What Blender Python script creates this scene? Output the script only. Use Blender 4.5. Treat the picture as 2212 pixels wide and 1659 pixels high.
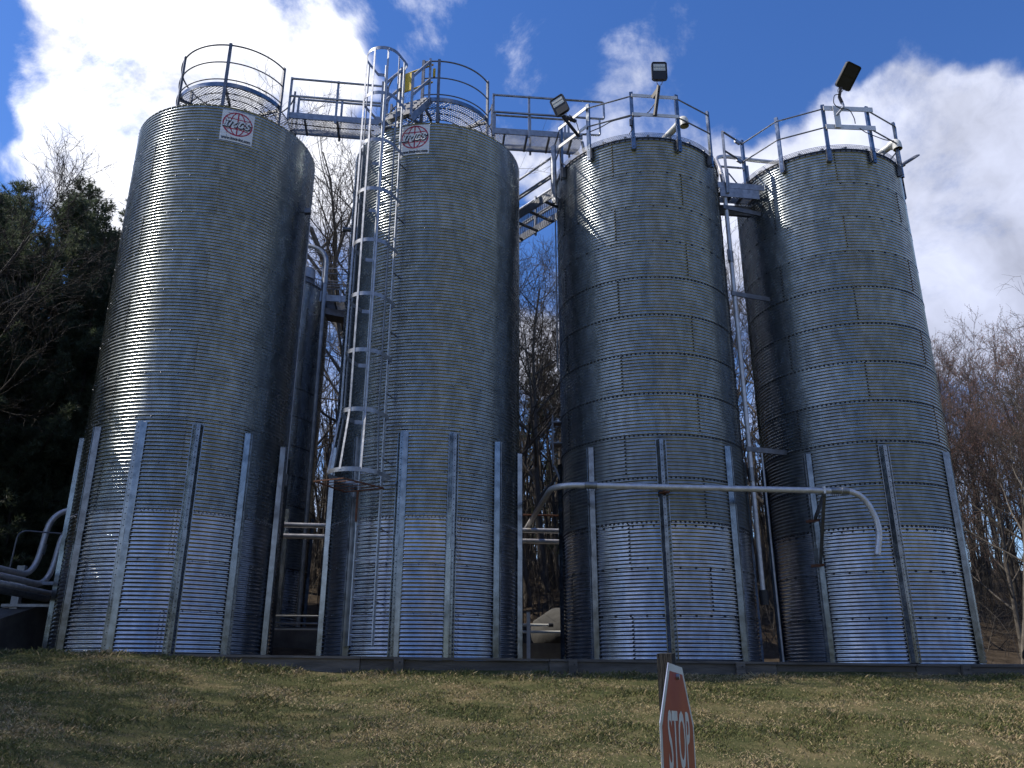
import bpy, math, random
import numpy as np
from math import sin, cos, pi, radians, sqrt, atan2, degrees
from mathutils import Vector, Matrix

for o in list(bpy.data.objects):
    bpy.data.objects.remove(o)
scene = bpy.context.scene
COL = scene.collection

# ------------------------------------------------------------------ camera
cam_d = bpy.data.cameras.new('camera')
cam = bpy.data.objects.new('camera', cam_d)
COL.objects.link(cam)
cam_d.sensor_width = 36.0
cam_d.lens = 36.0 * 3277.5 / 4032.0
cam_d.clip_start = 0.05
cam_d.clip_end = 3000.0
cam.location = (0, 0, -0.24)
cam.rotation_euler = (Matrix.Rotation(radians(90 + 19.428), 3, 'X') @ Matrix.Rotation(radians(0.151), 3, 'Z')).to_euler()
scene.camera = cam

# ------------------------------------------------------------------ light
SUN_PHI, SUN_EL = radians(91.5), radians(50.0)
SUN = Vector((-sin(SUN_PHI) * cos(SUN_EL), -cos(SUN_PHI) * cos(SUN_EL), sin(SUN_EL)))
sd = bpy.data.lights.new('sun', 'SUN')
sd.energy = 3.5
sd.angle = radians(0.55)
sd.color = (1.0, 0.93, 0.82)
sun = bpy.data.objects.new('sun', sd)
COL.objects.link(sun)
sun.rotation_euler = SUN.to_track_quat('Z', 'Y').to_euler()
sun.location = SUN * 60

scene.view_settings.view_transform = 'Standard'
scene.view_settings.look = 'None'
scene.view_settings.exposure = 0.50
scene.cycles.filter_width = 1.5
scene.cycles.max_bounces = 6
scene.cycles.diffuse_bounces = 2
scene.cycles.glossy_bounces = 4
scene.cycles.caustics_reflective = False
scene.cycles.caustics_refractive = False
scene.view_settings.gamma = 1.0
scene.view_settings.use_curve_mapping = False

# ------------------------------------------------------------------ world: sky with clouds
F_, CP, SP = 1797.8, cos(radians(19.428)), sin(radians(19.428))
def sky_dir(px, py):                       # centre of a cloud bank as a direction
    u, v = (px - 1106) / F_, (py - 829.5) / F_
    return Vector((u, CP + SP * v, SP - CP * v)).normalized()

world = bpy.data.worlds.new('World')
scene.world = world
world.use_nodes = True
world.cycles.sampling_method = 'MANUAL'
world.cycles.sample_map_resolution = 512
wn, wl = world.node_tree.nodes, world.node_tree.links
wn.clear()
def N(t, **kw):
    n = wn.new(t)
    for k, v in kw.items():
        setattr(n, k, v)
    return n
def M(op, a, b=None, c=None, clamp=False):
    n = N('ShaderNodeMath', operation=op, use_clamp=clamp)
    for i, x in enumerate((a, b, c)):
        if x is None: continue
        if isinstance(x, (int, float)): n.inputs[i].default_value = x
        else: wl.new(x, n.inputs[i])
    return n.outputs[0]
out = N('ShaderNodeOutputWorld')
sky = N('ShaderNodeTexSky', sky_type='NISHITA', sun_disc=False)
sky.sun_elevation = SUN_EL
sky.sun_rotation = atan2(SUN.x, SUN.y)
sky.altitude = 200
sky.air_density = 1.0
sky.dust_density = 0.1
sky.ozone_density = 3.0
tc = N('ShaderNodeTexCoord')
DIR = tc.outputs['Generated']
def vadd(a, b):
    n = N('ShaderNodeVectorMath', operation='ADD'); wl.new(a, n.inputs[0]); wl.new(b, n.inputs[1]); return n.outputs[0]
def noise(vec, scale, detail, rough, dist=0.0, lac=2.0):
    n = N('ShaderNodeTexNoise'); n.inputs['Scale'].default_value = scale
    n.inputs['Detail'].default_value = detail; n.inputs['Roughness'].default_value = rough
    n.inputs['Distortion'].default_value = dist; n.inputs['Lacunarity'].default_value = lac
    wl.new(vec, n.inputs['Vector']); return n
wnz = noise(DIR, 5.0, 4, 0.6)
wsub = N('ShaderNodeVectorMath', operation='SUBTRACT'); wl.new(wnz.outputs['Color'], wsub.inputs[0]); wsub.inputs[1].default_value = (.5, .5, .5)
wsc = N('ShaderNodeVectorMath', operation='SCALE'); wl.new(wsub.outputs[0], wsc.inputs[0]); wsc.inputs['Scale'].default_value = 0.16
WD = vadd(DIR, wsc.outputs[0])
wnorm = N('ShaderNodeVectorMath', operation='NORMALIZE'); wl.new(WD, wnorm.inputs[0]); WD = wnorm.outputs[0]
CLOUDS = [  # where the banks of cloud stand: centre, radius (px of arc), weight
    (330, 40, 190, .60), (230, 190, 180, .55), (180, 320, 150, .55), (430, 170, 170, .30), (600, 110, 160, .42),
    (700, 160, 90, .30), (360, 350, 190, .50), (720, 400, 130, .50), (250, 500, 80, .35), (30, 560, 100, .22), (150, 20, 60, .2),
    (1940, 270, 170, .52), (2130, 250, 110, .45), (1840, 330, 170, .50), (2090, 430, 190, .50), (2120, 610, 190, .52),
    (1960, 590, 190, .50), (1610, 470, 150, .55), (1680, 330, 70, .30), (1390, 70, 90, .22), (1470, 60, 60, .16),
    (1290, 95, 60, .14), (1120, 130, 80, .16), (1160, 360, 60, .30), (1190, 760, 90, .45), (900, 130, 50, .18), (640, 200, 90, .25), (1830, 240, 90, .25), (2060, 330, 110, .22),
    (60, 200, 90, .16), (20, 330, 100, .18),
    (50, 80, 160, -.42), (70, 440, 120, -.30), (30, 250, 90, -.16), (480, 215, 80, -.34), (610, 240, 80, -.34), (540, 20, 110, -.30), (40, 330, 90, -.2), (150, 520, 40, -.2), (1100, 40, 200, -.30), (1700, 90, 240, -.42), (1950, 10, 170, -.40), (1380, 10, 110, -.2), (800, 30, 90, -.2), (900, 220, 150, -.22),
    (1170, 480, 110, -.25), (1160, 600, 80, -.2), (1580, 120, 90, -.2), (2170, 40, 150, -.45), (2100, 700, 60, -.25), (2000, 380, 50, -.25)]
acc = None
for (px, py, r, w) in CLOUDS:
    d = N('ShaderNodeVectorMath', operation='DOT_PRODUCT')
    wl.new(WD, d.inputs[0]); d.inputs[1].default_value = sky_dir(px, py)
    ang = r / F_
    mr = N('ShaderNodeMapRange', interpolation_type='SMOOTHSTEP')
    wl.new(d.outputs['Value'], mr.inputs['Value'])
    mr.inputs['From Min'].default_value = cos(ang * 1.25); mr.inputs['From Max'].default_value = cos(ang * 0.25)
    mr.inputs['To Min'].default_value = 0.0; mr.inputs['To Max'].default_value = w
    acc = mr.outputs[0] if acc is None else M('ADD', acc, mr.outputs[0])
acc = M('MINIMUM', acc, 0.44)
f1 = noise(DIR, 6.0, 10, 0.66, 0.25).outputs['Fac']
lo = noise(DIR, 1.7, 2, 0.5).outputs['Fac']
dens = M('ADD', M('MULTIPLY', f1, 1.75), M('MULTIPLY', acc, 0.95))
dens = M('ADD', dens, M('MULTIPLY', M('SUBTRACT', lo, .5), 0.55))
sz_ = N('ShaderNodeSeparateXYZ'); wl.new(DIR, sz_.inputs[0])
low = N('ShaderNodeMapRange', interpolation_type='SMOOTHSTEP'); wl.new(sz_.outputs['Z'], low.inputs['Value'])     # banks crowd together towards the horizon
low.inputs['From Min'].default_value = 0.05; low.inputs['From Max'].default_value = 0.5; low.inputs['To Min'].default_value = .26; low.inputs['To Max'].default_value = 0.0
dens = M('ADD', M('ADD', dens, low.outputs[0]), .10)
cm = N('ShaderNodeMapRange', interpolation_type='SMOOTHSTEP'); wl.new(dens, cm.inputs['Value'])
cm.inputs['From Min'].default_value = 0.92; cm.inputs['From Max'].default_value = 1.50
CM = cm.outputs[0]
thick = N('ShaderNodeMapRange', interpolation_type='SMOOTHSTEP'); wl.new(dens, thick.inputs['Value'])
thick.inputs['From Min'].default_value = 1.2; thick.inputs['From Max'].default_value = 1.7
dsun = N('ShaderNodeVectorMath', operation='DOT_PRODUCT'); wl.new(DIR, dsun.inputs[0]); dsun.inputs[1].default_value = SUN
glow = M('POWER', M('MAXIMUM', M('MULTIPLY_ADD', dsun.outputs['Value'], .5, .5), 0.0), 4.0)   # forward scattering in cloud
n2 = noise(vadd(DIR, wsc.outputs[0]), 9.0, 5, 0.55).outputs['Fac']
bright = M('MULTIPLY', M('MULTIPLY_ADD', glow, 1.25, 0.52), M('MULTIPLY_ADD', n2, 1.5, 0.26))
bright = M('MULTIPLY', bright, M('MULTIPLY_ADD', thick.outputs[0], 0.1, 0.95))
ccol = N('ShaderNodeMix', data_type='RGBA'); ccol.inputs['A'].default_value = (.70, .76, 1.0, 1); ccol.inputs['B'].default_value = (1.0, .985, .96, 1)
wl.new(M('MULTIPLY', glow, 1.6, clamp=True), ccol.inputs['Factor'])
cs = N('ShaderNodeMix', data_type='RGBA', blend_type='MULTIPLY'); cs.inputs['Factor'].default_value = 1.0
wl.new(ccol.outputs['Result'], cs.inputs['A'])
cb = N('ShaderNodeCombineColor'); [wl.new(bright, cb.inputs[i]) for i in range(3)]
wl.new(cb.outputs[0], cs.inputs['B'])
hsv = N('ShaderNodeHueSaturation'); hsv.inputs['Saturation'].default_value = 1.25; hsv.inputs['Hue'].default_value = .513; wl.new(sky.outputs[0], hsv.inputs['Color'])
bg1 = N('ShaderNodeBackground'); wl.new(hsv.outputs[0], bg1.inputs['Color']); bg1.inputs['Strength'].default_value = 0.125
bg2 = N('ShaderNodeBackground'); wl.new(cs.outputs['Result'], bg2.inputs['Color']); bg2.inputs['Strength'].default_value = 1.0
mx = N('ShaderNodeMixShader'); wl.new(CM, mx.inputs[0]); wl.new(bg1.outputs[0], mx.inputs[1]); wl.new(bg2.outputs[0], mx.inputs[2])
wl.new(mx.outputs[0], out.inputs['Surface'])

# ------------------------------------------------------------------ materials
def mat(name, col, metal=0.0, rough=0.5, var=0.15, scale=8.0, bump=0.0, bscale=40.0, rvar=0.1, col2=None, objrand=0.0, stretch=(1, 1, 1), spec=0.5, contrast=(.35, .7)):
    m = bpy.data.materials.new(name); m.use_nodes = True
    nt = m.node_tree; b = nt.nodes['Principled BSDF']
    b.inputs['Metallic'].default_value = metal
    b.inputs['Specular IOR Level'].default_value = spec
    t = nt.nodes.new('ShaderNodeTexCoord'); mp = nt.nodes.new('ShaderNodeMapping'); mp.inputs['Scale'].default_value = stretch
    oi = nt.nodes.new('ShaderNodeObjectInfo')
    nt.links.new(t.outputs['Object'], mp.inputs['Vector'])
    sh = nt.nodes.new('ShaderNodeVectorMath'); sh.operation = 'MULTIPLY_ADD'
    cmb = nt.nodes.new('ShaderNodeCombineXYZ')
    for i in range(3): nt.links.new(oi.outputs['Random'], cmb.inputs[i])
    nt.links.new(cmb.outputs[0], sh.inputs[0]); sh.inputs[1].default_value = (17, 31, 13); nt.links.new(mp.outputs[0], sh.inputs[2])
    nz = nt.nodes.new('ShaderNodeTexNoise'); nz.inputs['Scale'].default_value = scale; nz.inputs['Detail'].default_value = 6; nz.inputs['Roughness'].default_value = .6
    nt.links.new(sh.outputs[0], nz.inputs['Vector'])
    rmp = nt.nodes.new('ShaderNodeMapRange'); rmp.inputs['From Min'].default_value = contrast[0]; rmp.inputs['From Max'].default_value = contrast[1]
    nt.links.new(nz.outputs['Fac'], rmp.inputs['Value'])
    mixc = nt.nodes.new('ShaderNodeMix'); mixc.data_type = 'RGBA'
    c1 = col; c2 = col2 if col2 else tuple(min(1, x * (1 + 2 * var)) for x in col)
    if col2 is None: c1 = tuple(x * (1 - var) for x in col)
    mixc.inputs['A'].default_value = (*c1, 1); mixc.inputs['B'].default_value = (*c2, 1)
    nt.links.new(rmp.outputs[0], mixc.inputs['Factor'])
    colout = mixc.outputs['Result']
    if objrand:
        mr = nt.nodes.new('ShaderNodeMapRange'); mr.inputs['To Min'].default_value = 1 - objrand; mr.inputs['To Max'].default_value = 1 + objrand
        nt.links.new(oi.outputs['Random'], mr.inputs['Value'])
        hs = nt.nodes.new('ShaderNodeHueSaturation'); nt.links.new(mr.outputs[0], hs.inputs['Value']); nt.links.new(colout, hs.inputs['Color']); colout = hs.outputs[0]
    nt.links.new(colout, b.inputs['Base Color'])
    rr = nt.nodes.new('ShaderNodeMapRange'); rr.inputs['To Min'].default_value = max(.03, rough - rvar); rr.inputs['To Max'].default_value = min(1, rough + rvar)
    nt.links.new(nz.outputs['Fac'], rr.inputs['Value']); nt.links.new(rr.outputs[0], b.inputs['Roughness'])
    if bump:
        n3 = nt.nodes.new('ShaderNodeTexNoise'); n3.inputs['Scale'].default_value = bscale; n3.inputs['Detail'].default_value = 4
        nt.links.new(sh.outputs[0], n3.inputs['Vector'])
        bp = nt.nodes.new('ShaderNodeBump'); bp.inputs['Strength'].default_value = bump; bp.inputs['Distance'].default_value = .02
        nt.links.new(n3.outputs['Fac'], bp.inputs['Height']); nt.links.new(bp.outputs[0], b.inputs['Normal'])
    return m

MAT = {
 'sheet': mat('galvanised_sheet', (.335, .365, .38), .94, .265, .16, 3.0, bump=.03, bscale=3.0, rvar=.08, objrand=.07, stretch=(2.2, 2.2, 1)),
 'sheet_new': mat('galvanised_sheet_bolted', (.335, .365, .385), .94, .26, .17, 3.0, bump=.03, bscale=3.0, rvar=.08, objrand=.10, stretch=(2.2, 2.2, 1)),
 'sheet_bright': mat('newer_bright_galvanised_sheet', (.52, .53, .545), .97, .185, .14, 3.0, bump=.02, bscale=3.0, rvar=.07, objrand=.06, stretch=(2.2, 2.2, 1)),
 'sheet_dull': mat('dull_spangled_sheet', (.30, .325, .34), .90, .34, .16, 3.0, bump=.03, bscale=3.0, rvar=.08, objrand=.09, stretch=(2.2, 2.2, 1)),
 'ladder': mat('bright_galvanised_rail', (.46, .48, .50), .7, .5, .15, 10.0, rvar=.1),
 'stiff': mat('galvanised_channel', (.20, .22, .24), 1.0, .22, .25, 7.0, rvar=.1, objrand=.06),
 'galv': mat('galvanised_steel', (.28, .29, .31), .9, .45, .2, 10.0, rvar=.1),
 'galv_dark': mat('weathered_galvanised_steel', (.15, .155, .17), .8, .5, .25, 9.0, rvar=.1),
 'alu': mat('aluminium_board', (.68, .67, .66), .25, .5, .1, 5.0),
 'bolt_dark': mat('black_bolt_washer', (.015, .015, .017), 0, .5, .1),
 'bolt': mat('galvanised_bolt', (.3, .31, .33), .9, .45, .1),
 'black': mat('black_housing', (.014, .014, .016), 0, .45, .2, 12),
 'bronze': mat('dark_bronze_bracket', (.016, .012, .010), .2, .5, .2, 12),
 'lens': mat('led_lens', (.55, .57, .58), 0, .18, .1, 60),
 'led': mat('led_element', (.75, .73, .6), 0, .3, .05),
 'cable': mat('black_cable', (.02, .02, .022), 0, .5, .1),
 'pvc': mat('white_pvc', (.74, .73, .68), 0, .38, .06, 6),
 'pipe': mat('aluminium_pipe', (.56, .55, .55), .55, .45, .12, 9, rvar=.1),
 'pipe_dark': mat('dull_steel_pipe', (.24, .25, .26), .85, .45, .2, 9),
 'rust': mat('rusty_steel', (.13, .055, .03), .2, .8, .4, 25, .4, 60),
 'yellow': mat('yellow_safety_paint', (.74, .50, .03), 0, .4, .1, 9),
 'white_sheet': mat('white_sign_face', (.80, .80, .80), 0, .45, .04, 4),
 'red_print': mat('red_print', (.42, .012, .05), 0, .45, .1, 9),
 'black_print': mat('black_print', (.012, .012, .014), 0, .5, .1),
 'sign_red': mat('faded_red_sheeting', (.42, .055, .03), 0, .38, .0, 2.3, col2=(.30, .028, .022), contrast=(.3, .7)),
 'sign_white': mat('dirty_white_sheeting', (.66, .68, .62), 0, .4, .08, 6),
 'sign_edge': mat('bare_aluminium_edge', (.75, .75, .76), .8, .3, .05),
 'timber': mat('weathered_timber', (.075, .068, .058), 0, .85, .0, 3.0, .6, 30, col2=(.18, .16, .135), stretch=(.25, 3, 3), objrand=.22),
 'post_wood': mat('dark_treated_post', (.007, .007, .007), 0, .85, .0, 8.0, .8, 40, col2=(.020, .018, .015), stretch=(3, 3, .4)),
 'concrete': mat('aged_concrete', (.085, .083, .078), 0, .9, .0, 2.5, .3, 30, col2=(.17, .165, .155)),
 'rock': mat('grey_boulder', (.035, .034, .032), 0, .9, .0, 2.0, .9, 7, col2=(.085, .083, .078)),
 'bark': mat('grey_bark', (.075, .063, .052), 0, .9, .0, 5, .5, 25, col2=(.19, .17, .145), stretch=(3, 3, .6), objrand=.25),
 'twig': mat('grey_twig', (.045, .036, .030), 0, .9, .0, 3, col2=(.085, .07, .056), objrand=.25),
 'twig_red': mat('budding_twig', (.060, .048, .040), 0, .9, .0, 2, col2=(.115, .090, .075), objrand=.2),
 'bud': mat('red_bud', (.12, .062, .048), 0, .8, .3, 3, objrand=.2),
 'pine_bark': mat('pine_bark', (.055, .045, .037), 0, .9, .0, 5, .5, 20, col2=(.10, .08, .065)),
 'needle': mat('pine_needles', (.060, .085, .045), 0, .6, .0, .9, col2=(.14, .165, .095), objrand=.15),
 'brush': mat('dry_brush', (.048, .042, .036), 0, .9, .0, 1.2, col2=(.125, .108, .09)),
}

# ground: grass patches on the bank, leaf litter in the wood
def ground_material():
    m = bpy.data.materials.new('ground_turf_and_leaf_litter'); m.use_nodes = True
    nt = m.node_tree; b = nt.nodes['Principled BSDF']; b.inputs['Roughness'].default_value = .95; b.inputs['Specular IOR Level'].default_value = .1
    t = nt.nodes.new('ShaderNodeTexCoord')
    def nz(sc, de=6, ro=.6):
        n = nt.nodes.new('ShaderNodeTexNoise'); n.inputs['Scale'].default_value = sc; n.inputs['Detail'].default_value = de; n.inputs['Roughness'].default_value = ro
        nt.links.new(t.outputs['Object'], n.inputs['Vector']); return n.outputs['Fac']
    def ramp(f, stops):
        r = nt.nodes.new('ShaderNodeValToRGB'); e = r.color_ramp.elements
        while len(e) < len(stops): e.new(.5)
        for i, (p, c) in enumerate(stops): e[i].position = p; e[i].color = (*c, 1)
        nt.links.new(f, r.inputs[0]); return r.outputs[0]
    turf = ramp(nz(1.3, 9, .7), [(.35, (.045, .055, .021)), (.5, (.085, .085, .036)), (.62, (.15, .125, .062)), (.75, (.21, .16, .095))])
    litter = ramp(nz(2.2, 10, .75), [(.3, (.026, .020, .014)), (.5, (.062, .047, .033)), (.7, (.12, .094, .069))])
    sx = nt.nodes.new('ShaderNodeSeparateXYZ'); nt.links.new(t.outputs['Object'], sx.inputs[0])
    mr = nt.nodes.new('ShaderNodeMapRange'); mr.inputs['From Min'].default_value = 14.5; mr.inputs['From Max'].default_value = 15.5; nt.links.new(sx.outputs['Y'], mr.inputs['Value'])
    mx = nt.nodes.new('ShaderNodeMix'); mx.data_type = 'RGBA'
    nt.links.new(mr.outputs[0], mx.inputs['Factor']); nt.links.new(turf, mx.inputs['A']); nt.links.new(litter, mx.inputs['B'])
    nt.links.new(mx.outputs['Result'], b.inputs['Base Color'])
    bp = nt.nodes.new('ShaderNodeBump'); bp.inputs['Strength'].default_value = .8; bp.inputs['Distance'].default_value = .04
    nt.links.new(nz(14, 6, .7), bp.inputs['Height']); nt.links.new(bp.outputs[0], b.inputs['Normal'])
    return m
def leafy(m, amount):
    nt = m.node_tree; b = nt.nodes['Principled BSDF']; o = nt.nodes['Material Output']
    t = nt.nodes.new('ShaderNodeBsdfTranslucent'); mx = nt.nodes.new('ShaderNodeMixShader'); mx.inputs[0].default_value = amount
    nt.links.new(b.inputs['Base Color'].links[0].from_socket, t.inputs['Color'])
    nt.links.new(b.outputs[0], mx.inputs[1]); nt.links.new(t.outputs[0], mx.inputs[2]); nt.links.new(mx.outputs[0], o.inputs['Surface'])
leafy(MAT['needle'], .4)
def blade_material():
    m = bpy.data.materials.new('grass_blades'); m.use_nodes = True
    nt = m.node_tree; b = nt.nodes['Principled BSDF']; b.inputs['Roughness'].default_value = .75; b.inputs['Specular IOR Level'].default_value = .2
    a = nt.nodes.new('ShaderNodeAttribute'); a.attribute_name = 'blade_colour'
    nt.links.new(a.outputs['Color'], b.inputs['Base Color'])
    return m

# ------------------------------------------------------------------ helpers
def tag(o, label=None, cat=None, group=None, kind=None):
    if label: o['label'] = label
    if cat: o['category'] = cat
    if group: o['group'] = group
    if kind: o['kind'] = kind
    return o
def thing(name, loc, label, cat, group=None):
    o = bpy.data.objects.new(name, None); COL.objects.link(o); o.location = loc; o.empty_display_size = .2
    return tag(o, label, cat, group)
def link(name, me, parent=None, world_coords=True, kind=None):
    o = bpy.data.objects.new(name, me); COL.objects.link(o)
    if parent is not None:
        o.parent = parent
        if world_coords and parent.parent is None and parent.type == 'EMPTY':
            o.location = -Vector(parent.location)
    if kind: o['kind'] = kind
    return o
class MB:
    def __init__(s): s.v = []; s.f = []
    def add(s, vs, fs):
        n = len(s.v); s.v.extend(tuple(p) for p in vs); s.f.extend(tuple(i + n for i in f) for f in fs); return s
    def box(s, c, size, rot=None):
        hx, hy, hz = size[0] / 2, size[1] / 2, size[2] / 2
        vs = [Vector((x, y, z)) for x in (-hx, hx) for y in (-hy, hy) for z in (-hz, hz)]
        if rot is not None: vs = [rot @ p for p in vs]
        c = Vector(c)
        return s.add([c + p for p in vs], [(0, 1, 3, 2), (4, 6, 7, 5), (0, 4, 5, 1), (2, 3, 7, 6), (0, 2, 6, 4), (1, 5, 7, 3)])
    def bar(s, p0, p1, w, h, up=(0, 0, 1)):            # rectangular bar, w sideways, h along up
        p0, p1, up = Vector(p0), Vector(p1), Vector(up)
        d = (p1 - p0).normalized()
        if abs(d.dot(up)) > .98: up = Vector((0, 1, 0))
        a = d.cross(up).normalized(); b = a.cross(d).normalized()
        vs = [p + a * sx * w / 2 + b * sz * h / 2 for p in (p0, p1) for sx, sz in ((-1, -1), (1, -1), (1, 1), (-1, 1))]
        return s.add(vs, [(0, 1, 2, 3), (7, 6, 5, 4), (0, 4, 5, 1), (1, 5, 6, 2), (2, 6, 7, 3), (3, 7, 4, 0)])
    def tube(s, pts, r, n=8, caps=True, r1=None):
        pts = [Vector(p) for p in pts]; m = len(pts)
        d0 = (pts[1] - pts[0]).normalized(); ref = Vector((0, 0, 1)) if abs(d0.z) < .9 else Vector((1, 0, 0))
        a = d0.cross(ref).normalized(); vs = []
        for i, p in enumerate(pts):
            d = (pts[min(i + 1, m - 1)] - pts[max(i - 1, 0)]).normalized()
            a = (a - d * a.dot(d)).normalized(); b = d.cross(a)
            rr = r if r1 is None else r + (r1 - r) * i / (m - 1)
            if isinstance(r, (list, tuple)): rr = r[i]
            vs += [p + (a * cos(2 * pi * k / n) + b * sin(2 * pi * k / n)) * rr for k in range(n)]
        fs = [(i * n + k, i * n + (k + 1) % n, (i + 1) * n + (k + 1) % n, (i + 1) * n + k) for i in range(m - 1) for k in range(n)]
        if caps: fs += [tuple(range(n - 1, -1, -1)), tuple((m - 1) * n + k for k in range(n))]
        return s.add(vs, fs)
    def mesh(s, name, m, smooth=False):
        me = bpy.data.meshes.new(name); me.from_pydata([tuple(p) for p in s.v], [], s.f); me.update()
        if m is not None: me.materials.append(MAT[m] if isinstance(m, str) else m)
        if smooth:
            me.polygons.foreach_set('use_smooth', [True] * len(me.polygons))
            try: me.set_sharp_from_angle(angle=radians(45))
            except Exception: pass
        return me
    def build(s, name, m, parent=None, smooth=False, kind=None):
        return link(name, s.mesh(name, m, smooth), parent, True, kind)
def bend(pts, rad, n=6):                                # round the corners of a pipe run
    pts = [Vector(p) for p in pts]; o = [pts[0]]
    for i in range(1, len(pts) - 1):
        a, b, c = pts[i - 1], pts[i], pts[i + 1]
        l = min(rad, (a - b).length * .49, (c - b).length * .49)
        p, q = b + (a - b).normalized() * l, b + (c - b).normalized() * l
        for k in range(n + 1):
            t = k / n; o.append(p * (1 - t) ** 2 + b * 2 * t * (1 - t) + q * t * t)
    return o + [pts[-1]]
def numpy_mesh(name, v, f, m, smooth=False):
    v = np.asarray(v, np.float32); f = np.asarray(f, np.int32); k = f.shape[1]
    me = bpy.data.meshes.new(name); me.vertices.add(len(v)); me.vertices.foreach_set('co', v.ravel())
    me.loops.add(f.size); me.loops.foreach_set('vertex_index', f.ravel())
    me.polygons.add(len(f)); me.polygons.foreach_set('loop_start', np.arange(0, f.size, k, dtype=np.int32))
    if smooth: me.polygons.foreach_set('use_smooth', np.ones(len(f), bool))
    me.update(calc_edges=True); me.validate()
    if m is not None: me.materials.append(MAT[m] if isinstance(m, str) else m)
    return me

SILO = [(-6.259, 15.688), (-1.693, 16.27), (2.872, 16.737), (7.206, 17.134)]
REAR = [(-7.40, 22.85), (-2.85, 23.40)]
R, RING, NR = 1.835, .813, 13
HT = RING * NR
def cyl(c, r, th, z):                                   # th degrees from the face towards the bank, positive to +x
    t = radians(th); return Vector((c[0] + r * sin(t), c[1] - r * cos(t), z))

# ------------------------------------------------------------------ ground
def wall_y(x): return 13.9 + .113 * x
def smooth(a, b, x):
    t = np.clip((x - a) / (b - a), 0, 1); return t * t * (3 - 2 * t)
def ground_z(x, y):
    x = np.asarray(x, float); y = np.asarray(y, float)
    wy = 13.9 + .113 * np.clip(x, -14, 16)
    crest = -.185 + .29 * smooth(-2.2, -6.2, x)
    d = np.maximum(wy - y, 0)
    k = 3.0
    slope = .163
    lin = crest - slope * d
    bank = -np.log(np.exp(-k * 1.0 * np.clip(-1.85 - lin, -8, 8)) * 0 + 1) + np.maximum(lin, -1.85 + 0 * lin)
    bump = .035 * np.sin(1.3 * x + .7 * y) * np.sin(.9 * y - .5 * x + 1) + .018 * np.sin(3.1 * x + 2.2) * np.sin(2.7 * y + .5 * x)
    z = bank + bump * smooth(.1, 1.0, d)
    back = y - wy
    pad = crest * 0 - .06
    z = np.where(back > .0, pad, z)
    hill = .24 * np.maximum(y - (19.6 + .1 * x), 0)
    hill = np.where(hill > 5, 5 + (hill - 5) * .35, hill)
    hill = np.minimum(hill, 16)
    side = .25 * np.maximum(-x - 10.5, 0) * smooth(9, 15, y)
    side = np.minimum(side, 3.0)
    hb = (.10 * np.sin(1.1 * x + .4 * y) + .08 * np.sin(.8 * y - 1.9 * x)) * smooth(.5, 4, y - (19.6 + .1 * x))
    rise = np.minimum(.22 * np.maximum(-14 - y, 0), 9.0)  # unseen hill added behind the camera so the silos reflect a dark horizon
    return z + np.where(back > 0, hill + hb, 0) + side + rise
def axis(lo, hi, step, far):
    a = list(np.arange(lo, hi + 1e-6, step)); s = step; x = hi
    while x < far: s *= 1.35; x += s; a.append(x)
    s = step; x = lo
    while x > -far: s *= 1.35; x -= s; a.insert(0, x)
    return np.array(a)
gx = axis(-16, 16, .3, 900); gy = axis(2, 32, .3, 900)
wl_rows = gy
GX, GY = np.meshgrid(gx, gy)
# snap a row of the grid onto the line of the timber wall so the step behind it is clean
for j in range(len(gx)):
    w = wall_y(np.clip(gx[j], -14, 16)); k = np.argmin(np.abs(GY[:, j] - w)); GY[k, j] = w; GY[k + 1, j] = w + .03
GZ = ground_z(GX, GY)
V = np.stack([GX, GY, GZ], -1).reshape(-1, 3)
nx, ny = len(gx), len(gy)
ii, jj = np.meshgrid(np.arange(ny - 1), np.arange(nx - 1), indexing='ij')
Fq = np.stack([ii * nx + jj, ii * nx + jj + 1, (ii + 1) * nx + jj + 1, (ii + 1) * nx + jj], -1).reshape(-1, 4)
g = link('ground', numpy_mesh('ground', V, Fq, ground_material(), True)); tag(g, kind='structure')

# concrete pad under the silos
pad = MB()
pv = [(-8.9, wall_y(-8.9) + .22), (10.0, wall_y(10.0) + .22), (10.0, 20.0), (-8.9, 18.4)]
pad.add([(x, y, -.2) for x, y in pv] + [(x, y, 0.0) for x, y in pv], [(3, 2, 1, 0), (4, 5, 6, 7), (0, 1, 5, 4), (1, 2, 6, 5), (2, 3, 7, 6), (3, 0, 4, 7)])
tag(pad.build('pavement', 'concrete'), kind='structure')
pad = MB(); pv = [(-9.8, 20.6), (-.3, 21.2), (-.3, 26), (-9.8, 25.5)]
pad.add([(x, y, -.3) for x, y in pv] + [(x, y, .9) for x, y in pv], [(3, 2, 1, 0), (4, 5, 6, 7), (0, 1, 5, 4), (1, 2, 6, 5), (2, 3, 7, 6), (3, 0, 4, 7)])
tag(pad.build('terrace', 'concrete'), kind='structure')

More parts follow.
